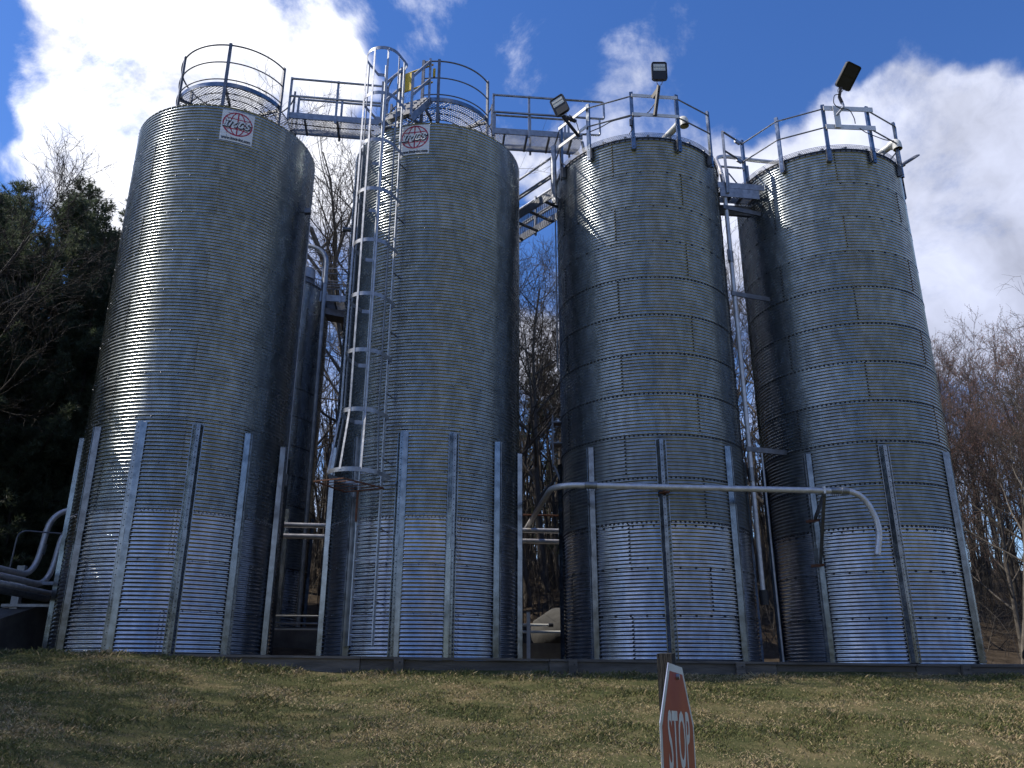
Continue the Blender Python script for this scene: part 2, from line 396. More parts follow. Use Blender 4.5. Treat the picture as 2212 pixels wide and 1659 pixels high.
# grass: blades over the bank, one object nobody could count
rng = np.random.default_rng(4)
NB = 460000
bx = rng.uniform(-11, 12, NB)
dd = 7.2 * rng.uniform(0, 1, NB) ** .85
by = 13.9 + .113 * bx - .03 - dd
keep = (np.abs(bx) < .72 * by + 1.2); bx, by = bx[keep], by[keep]
def vnoise(x, y, seed, f):
    r = np.random.default_rng(seed); s = np.zeros_like(x)
    for k in range(14):
        a = r.uniform(0, 2 * pi); w = f * r.uniform(.5, 1.9); s += np.sin((x * cos(a) + y * sin(a)) * w + r.uniform(0, 6.28)) * r.uniform(.5, 1)
    return s / 3.2
dry = vnoise(bx, by * 1.6, 1, 1.6) + .55 * vnoise(bx, by, 2, 5.5) + .35 * vnoise(bx, by, 3, 14)
bare = vnoise(bx, by * 1.5, 7, 2.2) + .5 * vnoise(bx, by, 9, 7)
keep = (bare < .80) | (rng.uniform(0, 1, len(bx)) < .22); bx, by, dry, bare = bx[keep], by[keep], dry[keep], bare[keep]
n = len(bx); bz = ground_z(bx, by) - .004
dryp = 1 / (1 + np.exp(-4.2 * (dry - .05 + rng.normal(0, .55, n))))
h = rng.uniform(.025, .065, n) * (1 + .35 * vnoise(bx, by, 12, 4)) * (1 - .25 * dryp) * (.8 + .7 * smooth(.7, 0, wall_y(bx) - by))
wd = rng.uniform(.0022, .0050, n); az = rng.uniform(0, 2 * pi, n); lean = rng.uniform(.2, 1.25, n) * (1 + .5 * dryp); laz = rng.uniform(0, 2 * pi, n)
px, py = np.cos(az) * wd, np.sin(az) * wd
tipx = bx + np.cos(laz) * np.sin(lean) * h * 1.3; tipy = by + np.sin(laz) * np.sin(lean) * h * 1.3; tipz = bz + h * np.cos(lean * .75)
mx_ = bx + (tipx - bx) * .4; my_ = by + (tipy - by) * .4; mz_ = bz + (tipz - bz) * .62
BV = np.stack([np.stack([bx - px, by - py, bz], -1), np.stack([bx + px, by + py, bz], -1),
               np.stack([mx_ + px * .7, my_ + py * .7, mz_], -1), np.stack([tipx, tipy, tipz], -1)], 1).reshape(-1, 3)
BF = np.arange(n * 4).reshape(-1, 4)
me = numpy_mesh('grass', BV, BF, blade_material())
green = np.array([.085, .108, .032]); olive = np.array([.16, .15, .058]); straw = np.array([.44, .36, .20]); tan = np.array([.32, .235, .135])
u = rng.uniform(0, 1, n)[:, None]
cg = green * (1 - u) + olive * u; u2 = rng.uniform(0, 1, n)[:, None] ** 1.3; cd = tan * (1 - u2) + straw * u2
isd = (rng.uniform(0, 1, n) < dryp * .80 + .10)[:, None]
colr = np.where(isd, cd, cg) * rng.uniform(.75, 1.2, n)[:, None]
ca = me.color_attributes.new('blade_colour', 'FLOAT_COLOR', 'POINT')
cc = np.ones((n, 4, 4), np.float32); cc[:, :, :3] = colr[:, None, :]
ca.data.foreach_set('color', cc.ravel())
go = link('grass', me); tag(go, 'patchy spring grass, green mixed with straw, on the sloping bank', 'grass', kind='stuff')

# ------------------------------------------------------------------ timber retaining wall
rw = thing('retaining_wall', (0, wall_y(0), -.3), 'low weathered timber retaining wall along the top of the grass bank', 'retaining wall')
def wz(x): return .085 - .008 * (x + 6)
xs = [-8.6, -5.5, -2.35, .6, 2.45, 4.35, 6.75, 9.3, 12.0]
for i in range(len(xs) - 1):
    a, b = xs[i] + .006, xs[i + 1] - .006
    for row in range(2):
        zt = lambda x: wz(x) - .03 - row * .205
        mb = MB(); j = .012 * ((i * 7 + row * 3) % 3 - 1)
        y0, y1 = wall_y(a) + j, wall_y(b) + j
        vs = []
        for x, y in ((a, y0), (b, y1)):
            for yy in (0, .085):
                vs += [(x, y + yy, zt(x) - .198), (x, y + yy, zt(x))]
        mb.add(vs, [(0, 4, 5, 1), (2, 3, 7, 6), (1, 5, 7, 3), (0, 2, 6, 4), (0, 1, 3, 2), (4, 6, 7, 5)])
        mb.build('plank', 'timber', rw)
    mb = MB(); mb.bar((a, wall_y(a) + .05, wz(a) - .008), (b, wall_y(b) + .05, wz(b) - .008), .17, .036); mb.build('cap_board', 'timber', rw)
for x in (-1.75, .98, 3.72, 7.6):
    mb = MB(); mb.box((x, wall_y(x) - .055, wz(x) - .31), (.14, .08, .62)); p = mb.build('post', 'timber', rw)
    bm_ = MB()
    for dz in (.07, .2): bm_.tube([(x + .02, wall_y(x) - .094, wz(x) - dz), (x + .02, wall_y(x) - .104, wz(x) - dz)], .014, 8)
    o = bm_.build('bolt', 'bolt_dark', p)

# ------------------------------------------------------------------ silos
def panel_mesh(amp, name, m):
    arc, seg, per = 91.2, 26, 8
    rows = 12 * per + 1
    zz = np.linspace(-.014, RING, rows); an = np.linspace(0, arc, seg)
    Z, A = np.meshgrid(zz, an, indexing='ij')
    r = R + amp * np.cos(2 * pi * Z / (RING / 12)) + .005 * np.clip((A - 80) / 11.2, 0, 1) + .006 * np.clip(1 - (Z + .014) / .04, 0, 1)
    a = np.radians(A)
    v = np.stack([r * np.cos(a), r * np.sin(a), Z], -1).reshape(-1, 3)
    i, j = np.meshgrid(np.arange(rows - 1), np.arange(seg - 1), indexing='ij')
    f = np.stack([i * seg + j, i * seg + j + 1, (i + 1) * seg + j + 1, (i + 1) * seg + j], -1).reshape(-1, 4)
    return numpy_mesh(name, v, f, m, True)
PANEL = panel_mesh(.0108, 'wall_panel', 'sheet'); PANEL_B = panel_mesh(.0105, 'wall_panel_bolted', 'sheet_new')
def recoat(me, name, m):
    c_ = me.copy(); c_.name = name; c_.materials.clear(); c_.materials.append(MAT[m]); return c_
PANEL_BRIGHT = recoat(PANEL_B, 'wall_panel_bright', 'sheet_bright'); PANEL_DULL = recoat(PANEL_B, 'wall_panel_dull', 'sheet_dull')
def stiffener_mesh(h):
    prof = [(-.098, .010), (-.086, .010), (-.030, .088), (-.012, .088), (-.008, .084), (.008, .084), (.012, .088), (.030, .088), (.086, .010), (.098, .010)]
    mb = MB(); nseg = 1
    vs = [(t, -n, z) for z in (0.02, h) for t, n in prof]; k = len(prof)
    mb.add(vs, [(i, i + 1, k + i + 1, k + i) for i in range(k - 1)])
    vs = [(t * .97, -n + .004, z) for z in (0.02, h) for t, n in prof]
    mb.add(vs, [(k + i, k + i + 1, i + 1, i) for i in range(k - 1)])
    vs = [(t * s, -n + d, h) for t, n in prof for s, d in ((1, 0), (.97, .004))]
    mb.add(vs, [(2 * i, 2 * i + 1, 2 * i + 3, 2 * i + 2) for i in range(k - 1)])
    mb.box((0, -.089, 1.97), (.070, .006, .22)); mb.box((-.062, -.052, 1.97), (.006, .085, .22), Matrix.Rotation(radians(36), 3, 'Z')); mb.box((.062, -.052, 1.97), (.006, .085, .22), Matrix.Rotation(radians(-36), 3, 'Z'))
    mb.box((-.085, -.014, .09), (.028, .006, .14)); mb.box((.085, -.014, .09), (.028, .006, .14))
    return mb.mesh('stiffener', 'stiff')
STIFF = stiffener_mesh(3.92)
def bolts_strip():
    mb = MB()
    for k in range(38): mb.tube([(0, -.0835, .12 + k * .1), (0, -.0875, .12 + k * .1)], .0085, 6)
    return mb.mesh('bolts', 'bolt_dark')
STIFF_BOLTS = bolts_strip()
def hexbolts(pts, rad, hgt, m, name='bolts'):           # pts: (radius, theta deg, z) about the silo axis
    P = np.array(pts); k = 6; n_ = len(P)
    th = np.radians(P[:, 1]); nrm = np.stack([np.sin(th), -np.cos(th), 0 * th], -1); tan_ = np.stack([np.cos(th), np.sin(th), 0 * th], -1)
    c = nrm * P[:, :1]; c[:, 2] = P[:, 2]
    vs = []
    for lay, sc in ((0, 1), (hgt, .8)):
        for q in range(k):
            a = 2 * pi * q / k
            vs.append(c + nrm * lay + (tan_ * cos(a) + np.array([0, 0, 1]) * sin(a)) * rad * sc)
    v = np.stack(vs, 1).reshape(-1, 3); b = (np.arange(n_) * 12)[:, None]
    quads = [np.concatenate([b + q, b + (q + 1) % k, b + k + (q + 1) % k, b + k + q], 1) for q in range(k)]
    quads += [np.concatenate([b + 6, b + 7, b + 8, b + 9], 1), np.concatenate([b + 6, b + 9, b + 10, b + 11], 1)]
    return numpy_mesh(name, v, np.concatenate(quads), m)

def make_silo(c, label, bolted, seam, stiff, group, detail=True, z0=0.0):
    s = thing('silo', (c[0], c[1], z0), label, 'silo', group)
    pm = PANEL_B if bolted else PANEL
    for k in range(NR):
        off = seam[0] if k % 2 == 0 else seam[1]
        for q in range(4):
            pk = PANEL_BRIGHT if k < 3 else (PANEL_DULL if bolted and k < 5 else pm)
            o = link('wall_panel', pk, s, False); o.location = (0, 0, k * RING); o.rotation_euler = (0, 0, radians(off + 90 * q - 90))
    # roof cone with lapped ribs, eave ring and centre cap
    mb = MB(); n_ = 48
    re = 1.868 if bolted else R - .012; zr = HT - .02; slope = .50
    vs = []
    for r_, z_ in ((re, zr), (re, zr + .02), (.45, zr + .02 + (re - .45) * slope)):
        vs += [(r_ * cos(2 * pi * i / n_), r_ * sin(2 * pi * i / n_), z_) for i in range(n_)]
    fs = [(l * n_ + i, l * n_ + (i + 1) % n_, (l + 1) * n_ + (i + 1) % n_, (l + 1) * n_ + i) for l in range(2) for i in range(n_)]
    mb.add(vs, fs)
    # soffit of the eave
    vs = [(r_ * cos(2 * pi * i / n_), r_ * sin(2 * pi * i / n_), zr) for r_ in (R - .01, re) for i in range(n_)]
    if bolted: mb.add(vs, [(i, (i + 1) % n_, n_ + (i + 1) % n_, n_ + i) for i in range(n_)])
    roof = link('roof', mb.mesh('roof', 'sheet'), s, False)
    for i in range(24):
        a = 2 * pi * i / 24; d = Vector((cos(a), sin(a), 0)); mb = MB()
        mb.bar(d * (re - .01) + Vector((0, 0, zr + .04)), d * .5 + Vector((0, 0, zr + .04 + (re - .51) * slope)), .05, .04)
        link('roof_rib', mb.mesh('roof_rib', 'galv'), roof, False)
    mb = MB(); zc = zr + .02 + 1.45 * slope
    mb.tube([(0, 0, zc - .05), (0, 0, zc + .10)], .46, 32); mb.tube([(0, 0, zc + .10), (0, 0, zc + .16)], .5, 32, r1=.1)
    link('roof_cap', mb.mesh('roof_cap', 'galv', True), roof, False)
    if bolted:
        mb = MB(); m_ = 64
        for zz, hh in ((HT - .055, .04),):
            vs = [((R + .018) * cos(2 * pi * i / m_), (R + .018) * sin(2 * pi * i / m_), z) for z in (zz - hh / 2, zz + hh / 2) for i in range(m_)]
            mb.add(vs, [(i, (i + 1) % m_, m_ + (i + 1) % m_, m_ + i) for i in range(m_)])
        link('eave_ring', mb.mesh('eave_ring', 'galv_dark', True), s, False)
        # perforated rim strip standing above the eave
        mb = MB(); r_ = re + .012; nn = 120
        for zz in (HT - .03, HT + .005, HT + .04, HT + .075):
            vs = [((r_ + dr) * cos(2 * pi * i / nn), (r_ + dr) * sin(2 * pi * i / nn), z) for z in (zz, zz + .010) for dr in (0, .003) for i in range(nn)]
            fs = []
            for i in range(nn):
                j = (i + 1) % nn
                fs += [(i, j, 2 * nn + j, 2 * nn + i), (nn + j, nn + i, 3 * nn + i, 3 * nn + j), (2 * nn + i, 2 * nn + j, 3 * nn + j, 3 * nn + i), (j, i, nn + i, nn + j)]
            mb.add(vs, fs)
        nb = 300
        for i in range(nb):
            a = 2 * pi * i / nb; da = .0055 / r_
            for z0_, sh in ((HT - .016, 0), (HT + .019, .5), (HT + .054, 0)):
                aa = a + sh * 2 * pi / nb
                mb.add([((r_ + .0015) * cos(aa + e * da), (r_ + .0015) * sin(aa + e * da), z) for z in (z0_, z0_ + .021) for e in (-1, 1)], [(0, 1, 3, 2)])
        link('perforated_rim', mb.mesh('perforated_rim', 'galv_dark'), s, False)
    # bolts
    if detail:
        pts = []
        for k in range(1, NR):
            z = k * RING - .034
            dense = (3 <= k <= 9) if bolted else (k == 3)
            m_ = 132 if dense else 40
            if dense and not bolted: m_ = 170
            for i in range(m_): pts.append((R + .005, 360 * i / m_ + k * 1.7, z))
            if k == 3:
                for i in range(60): pts.append((R + .005, 360 * i / 60 + 2, z - RING / 12 * (1 if bolted else .5)))
        for k in range(NR):
            off = seam[0] if k % 2 == 0 else seam[1]
            for q in range(4):
                for j in range(12):
                    zz = k * RING + RING / 12 * (j + .02 + (0 if j else 1))
                    pts.append((R + .013, off + 90 * q + .75, zz))
                    if k < 3 and not bolted: pts.append((R + .013, off + 90 * q + 2.6, zz))
        for i in range(96): pts.append((R + .016 if bolted else R + .008, 3.75 * i, HT - .055 if bolted else HT - .03))
        o = link('bolts', hexbolts(pts, .0185 if bolted else .0115, .012, 'bolt_dark' if bolted else 'bolt'), s, False, kind='stuff')
    for th in stiff:
        o = link('stiffener', STIFF, s, False); t = radians(th)
        o.location = (R * sin(t), -R * cos(t), 0); o.rotation_euler = (0, 0, t)
        if abs(th) < 100 and detail: link('bolts', STIFF_BOLTS, o, False, kind='stuff')
    return s

G1 = 'corrugated silos in the front row'
s1 = make_silo(SILO[0], 'corrugated steel silo with company sign and roof railing, standing beside the pines', False, (17.5, -27.5), [-155.5, -125.5, -95.5, -66, -35.6, -5, 24.5, 53.6, 85, 114.5, 144.5, 174.5], G1)
s2 = make_silo(SILO[1], 'corrugated steel silo with company sign and caged ladder up its side', False, (23, -22), [-158, -128, -98, -68, -38, -8.2, 20.5, 51, 81, 111, 141, 171], G1)
s3 = make_silo(SILO[2], 'corrugated steel silo with rows of black bolts, carrying two floodlights', True, (-25, 20), [-138, -93, -48, -3.6, 42.2, 87, 132, 177], G1)
s4 = make_silo(SILO[3], 'corrugated steel silo with rows of black bolts and one floodlight on white boards', True, (-9, 37), [-139, -94, -49.2, -4.7, 42.2, 87, 132, 177], G1)
G2 = 'corrugated silos in the rear row'
s5 = make_silo(REAR[0], 'dark corrugated silo half hidden behind the silo beside the pines', True, (10, 55), [-35, 10, 55, 100, 145, -170, -125, -80], G2, True, .0)
s6 = make_silo(REAR[1], 'corrugated silo standing behind the silo with the ladder', True, (0, 45), [-45, 0, 45, 90, 135, 180, -135, -90], G2, False, .0)

# ------------------------------------------------------------------ company signs bent round the wall
def wrap(c, th, z, u, v, off):                          # u along the wall, v up
    r_ = R + .012 + off + .0035 * cos(2 * pi * (z + v) / (RING / 12))
    return cyl(c, r_, th + degrees(u / R), z + v)
def text_mesh(body, size, shear=0.0, offset=0.0, sx=1.0):
    cu = bpy.data.curves.new('t', 'FONT'); cu.body = body; cu.size = size; cu.shear = shear; cu.offset = offset
    cu.align_x = 'CENTER'; cu.align_y = 'CENTER'; cu.resolution_u = 3; cu.fill_mode = 'FRONT'
    ob = bpy.data.objects.new('t', cu); COL.objects.link(ob)
    dg = bpy.context.evaluated_depsgraph_get(); me = bpy.data.meshes.new_from_object(ob.evaluated_get(dg))
    vs = [(v.co.x * sx, v.co.y) for v in me.vertices]; fs = [tuple(p.vertices) for p in me.polygons]
    bpy.data.objects.remove(ob); bpy.data.curves.remove(cu); bpy.data.meshes.remove(me)
    return vs, fs
def company_sign(c, th, z, label):
    t = thing('company_sign', cyl(c, R + .02, th, z), label, 'sign', 'company signs on the silo walls')
    w_, h_ = .62, .71
    mb = MB(); nu, nv = 16, 40
    vs = [wrap(c, th, z, -w_ / 2 + w_ * i / nu, -h_ / 2 + h_ * j / nv, d) for d in (.004, 0) for j in range(nv + 1) for i in range(nu + 1)]
    K = nu + 1; B = K * (nv + 1)
    fs = [(j * K + i, j * K + i + 1, (j + 1) * K + i + 1, (j + 1) * K + i) for j in range(nv) for i in range(nu)]
    rim = [i for i in range(K)] + [j * K + nu for j in range(1, nv + 1)] + [nv * K + i for i in range(nu - 1, -1, -1)] + [j * K for j in range(nv - 1, 0, -1)]
    fs += [(a, a + B, b + B, b) for a, b in zip(rim, rim[1:] + rim[:1])]
    mb.add(vs, fs); mb.build('panel', 'white_sheet', t, True)
    def ribbon(curve, wd, off, m, name):
        mb = MB(); pts = [Vector((*p, 0)) for p in curve]; vs = []
        for i, p in enumerate(pts):
            d = (pts[min(i + 1, len(pts) - 1)] - pts[max(i - 1, 0)]).normalized(); n_ = Vector((-d.y, d.x, 0)) * wd / 2
            for q in (p + n_, p - n_): vs.append(wrap(c, th, z, q.x, q.y, off))
        mb.add(vs, [(2 * i, 2 * i + 1, 2 * i + 3, 2 * i + 2) for i in range(len(pts) - 1)]); return mb
    cy_, RX, RY = .06, .275, .262
    globe = MB()
    def addc(curve, wd):
        q = ribbon(curve, wd, .007, 'red_print', 'x'); globe.add(q.v, q.f)
    addc([(RX * cos(a), cy_ + RY * sin(a)) for a in np.linspace(0, 2 * pi, 49)], .026)
    addc([(RX * .50 * cos(a), cy_ + RY * .985 * sin(a)) for a in np.linspace(0, 2 * pi, 49)], .020)
    addc([(0, cy_ + RY * s_) for s_ in np.linspace(-1, 1, 25)], .024)
    for lat in (-.52, .50):
        hw = RX * sqrt(1 - lat * lat); addc([(x, cy_ + RY * lat - .018 * (1 if lat > 0 else -1) * (1 - (x / hw) ** 2)) for x in np.linspace(-hw, hw, 21)], .020)
    for lat in (-.26, .28):
        for sg in (-1, 1):
            addc([(x, cy_ + RY * lat) for x in np.linspace(sg * RX * .55, sg * RX * .95, 9)], .014)
    globe.build('globe_emblem', 'red_print', t)
    def letters(body, size, u, v, off, m, name, shear=0, bold=0, sx=1, fit=None):
        vs, fs = text_mesh(body, size, shear, bold, sx); mb = MB()
        if fit:
            ax = [a for a, b in vs]; bx_ = [b for a, b in vs]; a0, a1, b0, b1 = min(ax), max(ax), min(bx_), max(bx_)
            vs = [(fit[0] * ((a - a0) / (a1 - a0) - .5), fit[1] * ((b - b0) / (b1 - b0) - .5)) for a, b in vs]
        mb.add([wrap(c, th, z, u + a, v + b, off) for a, b in vs], fs); mb.build(name, m, t)
    strokes = [[(0, 0), (.12, 0)], [(.06, 0), (.06, 1)], [(0, 1), (.12, 1)], [(.21, 0), (.21, 1), (.35, .35), (.49, 1), (.49, 0)],
               [(.755, .80), (.73, .95), (.67, 1), (.61, .95), (.58, .80), (.58, .20), (.61, .05), (.67, 0), (.73, .05), (.755, .20)],
               [(1.0, .80), (.975, .95), (.92, 1), (.865, .95), (.84, .80), (.85, .64), (.89, .54), (.95, .46), (.99, .36), (1.0, .20), (.975, .05), (.92, 0), (.865, .05), (.84, .20)]]
    for wd, off, m, name, du, dv in ((.058, .0095, 'black_print', 'letter_shadow', .008, -.010), (.029, .0125, 'white_sheet', 'letters', 0, 0)):
        mb = MB()
        for st_ in strokes:
            pl = [((a - .5) * .46 + (b - .5) * .055 + du, cy_ + (b - .5) * .135 + dv) for a, b in st_]
            e0 = (Vector(pl[0]) - Vector(pl[1])).normalized() * wd * .5; e1 = (Vector(pl[-1]) - Vector(pl[-2])).normalized() * wd * .5
            pl[0] = tuple(Vector(pl[0]) + e0); pl[-1] = tuple(Vector(pl[-1]) + e1)
            q = ribbon(pl, wd, off, m, name); mb.add(q.v, q.f)
        mb.build(name, m, t)
    letters('www.imcs-inc.com', .076, 0, -.285, .008, 'black_print', 'web_address', 0, .0035, 1.0, (.56, .075))
    return t
company_sign(SILO[0], 24.0, 10.13, 'white company sign with red globe on the silo without a ladder')
company_sign(SILO[1], -10.0, 10.17, 'white company sign with red globe beside the caged ladder')

# ------------------------------------------------------------------ ring platforms on the first two silos
def lattice_ring(c, r0, r1, z, pitch=.05, w=.011):
    mb = MB()
    for ang in (35, -35):
        a = radians(ang); d = Vector((cos(a), sin(a), 0)); nrm = Vector((-sin(a), cos(a), 0)); k = -r1
        while k < r1:
            out_ = sqrt(max(r1 * r1 - k * k, 0)); inn = sqrt(r0 * r0 - k * k) if abs(k) < r0 else 0
            for lo_, hi_ in (((-out_, -inn), (inn, out_)) if inn else ((-out_, out_),)):
                if hi_ - lo_ > .03: mb.bar(Vector((*c, z)) + nrm * k + d * lo_, Vector((*c, z)) + nrm * k + d * hi_, w, .006)
            k += pitch
    return mb
def arc(c, r_, z, a0, a1, n_=24): return [cyl(c, r_, a0 + (a1 - a0) * i / n_, z) for i in range(n_ + 1)]
def ring_platform(c, zf, label, posts, spans, gapless):
    t = thing('roof_platform', (c[0], c[1], zf), label, 'platform', 'railed platforms on the silo roofs')
    lattice_ring(c, .58, 1.22, zf).build('grating', 'galv', t, kind='stuff')
    for r_ in (.58, .80, 1.0, 1.22):
        MB().tube(arc(c, r_, zf - .012, 0, 360, 64), .011, 6, False).build('support_ring', 'galv_dark', t, True)
    for (a0, a1) in spans:
        for dz, rr in ((.16, .014), (.60, .015), (1.05, .018)):
            MB().tube(arc(c, 1.235, zf + dz, a0, a1, 40), rr, 7).build('rail', 'galv_dark', t, True)
        mb = MB(); pts = arc(c, 1.225, 0, a0, a1, 48)
        vs = [(p.x, p.y, z) for z in (zf - .005, zf + .095) for p in pts]; m_ = len(pts)
        mb.add(vs, [(i, i + 1, m_ + i + 1, m_ + i) for i in range(m_ - 1)]); mb.build('toe_board', 'stiff', t, True)
    for th in posts:
        p = cyl(c, 1.24, th, 0)
        mb = MB(); q = Matrix.Rotation(radians(th), 3, 'Z')
        mb.box((p.x, p.y, zf + .26), (.062, .045, 1.66), q); mb.build('post', 'galv_dark', t)
        a, b = cyl(c, 1.22, th, zf - .03), cyl(c, .6, th, zf - .02)
        MB().bar(a, b, .045, .06).build('bracket', 'galv_dark', t)
        b2 = cyl(c, .78, th, 11.0 + .05)
        MB().bar(cyl(c, .62, th, zf - .04), cyl(c, .62, th, 11.17), .04, .04).build('leg', 'galv_dark', t)
    return t
ring_platform(SILO[0], 11.52, 'railed ring platform on the roof of the silo beside the pines', [-49, 9, 68, 106, 150, -160, -105], [(-49, 68), (106, 311)], False)
ring_platform(SILO[1], 11.60, 'railed ring platform on the roof of the silo with the ladder', [-13.2, 3, 64.5, 104, 150, -150, -104, -76, -42], [(-13.2, 64.5), (104, 256), (-76, -42)], False)

# ------------------------------------------------------------------ bridges and catwalks
def deck_lattice(p0, p1, wdt, z, pitch=.055, w=.012):
    p0, p1 = Vector((p0[0], p0[1], z)), Vector((p1[0], p1[1], z)); d = (p1 - p0); L = d.length; d /= L; n_ = Vector((-d.y, d.x, 0)); mb = MB()
    for sg in (1, -1):
        k = -wdt
        dx = wdt / math.tan(radians(38))
        s = -dx
        while s < L:
            a0, a1 = max(s, 0), min(s + dx, L)
            if a1 - a0 > .02:
                f0, f1 = (a0 - s) / dx, (a1 - s) / dx
                if sg < 0: f0, f1 = 1 - f0, 1 - f1
                mb.bar(p0 + d * a0 + n_ * wdt * (f0 - .5), p0 + d * a1 + n_ * wdt * (f1 - .5), w, .007)
            s += pitch * 1.28
    return mb
def catwalk(name, p0, p1, wdt, z, label, posts_near, posts_far, rail_h=1.0, crossbars=3, fascia=.15, near_only=False, ext=0.0, rail_r=.026, zrail=(1.0, .53)):
    """straight gangway from p0 to p1; near side lies towards the bank"""
    t = thing(name, (p0[0], p0[1], z), label, 'catwalk', 'steel catwalks between the silos')
    a, b = Vector((*p0, z)), Vector((*p1, z)); d = (b - a).normalized(); n_ = Vector((d.y, -d.x, 0))
    if n_.y > 0: n_ = -n_
    deck_lattice(p0, p1, wdt, z).build('grating', 'galv', t, kind='stuff')
    for sg in (1, -1):
        e = n_ * (wdt / 2 + .015) * sg
        MB().bar(a + e + Vector((0, 0, .055)), b + e + Vector((0, 0, .055)), .03, fascia).build('side_beam', 'galv', t)
    L = (b - a).length
    for i in range(crossbars):
        f = (i + .5) / crossbars
        MB().bar(a + d * L * f - n_ * wdt * .5 - Vector((0, 0, .03)), a + d * L * f + n_ * wdt * .5 - Vector((0, 0, .03)), .045, .05).build('cross_bar', 'galv_dark', t)
    for sg, plist in ((1, posts_near), (-1, posts_far)):
        if not plist: continue
        e = n_ * (wdt / 2 + .045) * sg
        for f in plist:
            p = a + d * L * f + e
            MB().box((p.x, p.y, z + rail_h / 2 - .02), (.05, .04, rail_h + .14), Matrix.Rotation(atan2(d.y, d.x), 3, 'Z')).build('post', 'galv', t)
        for zz in zrail:
            e2 = n_ * (wdt / 2 + .075) * sg
            MB().tube([a + d * L * plist[0] + e2 + Vector((0, 0, zz)), a + d * L * plist[-1] + e2 + Vector((0, 0, zz)) + d * ext], rail_r, 8).build('rail', 'galv', t, True)
    return t
dirS = (Vector((*SILO[1], 0)) - Vector((*SILO[0], 0))).normalized()
bA = (SILO[0][0] + dirS.x * 1.22, SILO[0][1] + dirS.y * 1.22); bB = (SILO[1][0] - dirS.x * 1.22, SILO[1][1] - dirS.y * 1.22)
c1 = catwalk('catwalk', bA, bB, .56, 11.55, 'level catwalk joining the two roof platforms', [.0, .48, 1.0], [.04, .5, .97], crossbars=3)
MB().tube([Vector((bA[0], bA[1] - .12, 11.52)), Vector((bA[0] + .9, bA[1] - .02, 11.47)), Vector((bA[0] + 1.9, bA[1] + .12, 11.50))], .012, 6).build('cable', 'cable', c1, True)
dir2 = (Vector((*SILO[2], 0)) - Vector((*SILO[1], 0))).normalized()
b2A = (SILO[1][0] + dir2.x * 1.22, SILO[1][1] + dir2.y * 1.22); b2B = (SILO[1][0] + dir2.x * 3.30, SILO[1][1] + dir2.y * 3.30)
c2 = catwalk('catwalk', b2A, b2B, .58, 11.55, 'catwalk with looped rail ends reaching from the ladder silo over the bolted silo', [.0, .40, .80], [.04, .45, .9], crossbars=4)
# looped rail ends
d = dir2; n2_ = Vector((d.y, -d.x, 0)); e = n2_ * (.29 + .075)
p80 = Vector((*b2A, 11.55)) + (Vector((*b2B, 0)) - Vector((*b2A, 0))) * .8 + e
MB().tube(bend([p80 + Vector((0, 0, 1.0)), p80 + d * .93 + Vector((0, 0, 1.0)), p80 + d * .93 + Vector((0, 0, .53)), p80 + Vector((0, 0, .53))], .06), .026, 8).build('rail_loop', 'galv', c2, True)
MB().tube(bend([p80 + d * .82 + Vector((0, 0, .53)), p80 + d * .82 + Vector((0, 0, .07)), p80 + d * .40 + Vector((0, 0, .07))], .06), .024, 8).build('rail_loop', 'galv', c2, True)
MB().bar(Vector((*b2B, 11.5)) - n2_ * .2, Vector((b2B[0] - .12, b2B[1], 10.75)) - n2_ * .2, .05, .05).build('leg', 'galv', c2)
MB().bar(Vector((*b2B, 11.5)) + n2_ * .25, Vector((b2B[0] + .1, b2B[1] + .1, 10.9)) + n2_ * .25, .05, .05).build('leg', 'galv', c2)
MB().tube([p80 + d * x_ + Vector((0, -.03, z_)) for x_, z_ in ((-1.6, .50), (-.9, .485), (-.3, .50), (.2, .49), (.62, .5))], .011, 6).build('cable', 'cable', c2, True)

# gangway running back from the bolted silo to the rear row
gd = Vector((-.63, .78, 0)).normalized()
gA = Vector((1.20, 16.45, 0)); gB = gA + gd * 5.0
nrm = Vector((gd.y, -gd.x, 0))
c3 = catwalk('catwalk', (gA.x, gA.y), (gB.x, gB.y), .70, 9.98, 'gangway running back from the bolted silo behind the ladder silo', [.0, .28, .55, .8], [.02, .3, .6, .9], crossbars=9, fascia=.2, rail_h=.95, zrail=(.95, .5, .43))
MB().box((.93, 16.06, 10.42), (.10, .06, 1.5), Matrix.Rotation(radians(-40), 3, 'Z')).build('end_post', 'galv', c3)

# short catwalk between the two bolted silos
c4 = catwalk('catwalk', (4.52, 16.28), (5.60, 16.42), .56, 10.06, 'short catwalk bridging the two bolted silos', [], [.05, .95], crossbars=4, fascia=.14)
for x_, th in ((4.78, 0), ):
    MB().box((x_, 15.98, 10.7), (.085, .05, 1.62), Matrix.Rotation(radians(65), 3, 'Z')).build('post', 'galv', c4)
for z_ in (11.50, 10.99):
    MB().tube([(4.80, 15.98, z_), (5.36, 16.46, z_ + .02)], .022, 8).build('rail', 'galv_dark', c4, True)
    MB().box((5.20, 16.32, z_ - .02), (.17, .05, .085), Matrix.Rotation(radians(40), 3, 'Z')).build('rail_clamp', 'galv', c4)
MB().bar((4.60, 15.97, 9.92), (5.50, 16.10, 9.92), .02, .22).build('fascia_plate', 'galv', c4)
MB().bar((4.6, 16.52, 9.80), (5.55, 16.64, 9.80), .08, .24).build('bearer', 'galv_dark', c4)
MB().bar((4.95, 16.5, 10.15), (4.95, 16.5, 10.85), .06, .06).build('post', 'galv', c4)
MB().bar((4.99, 16.5, 10.75), (5.22, 16.3, 10.15), .03, .03).build('brace', 'galv_dark', c4)
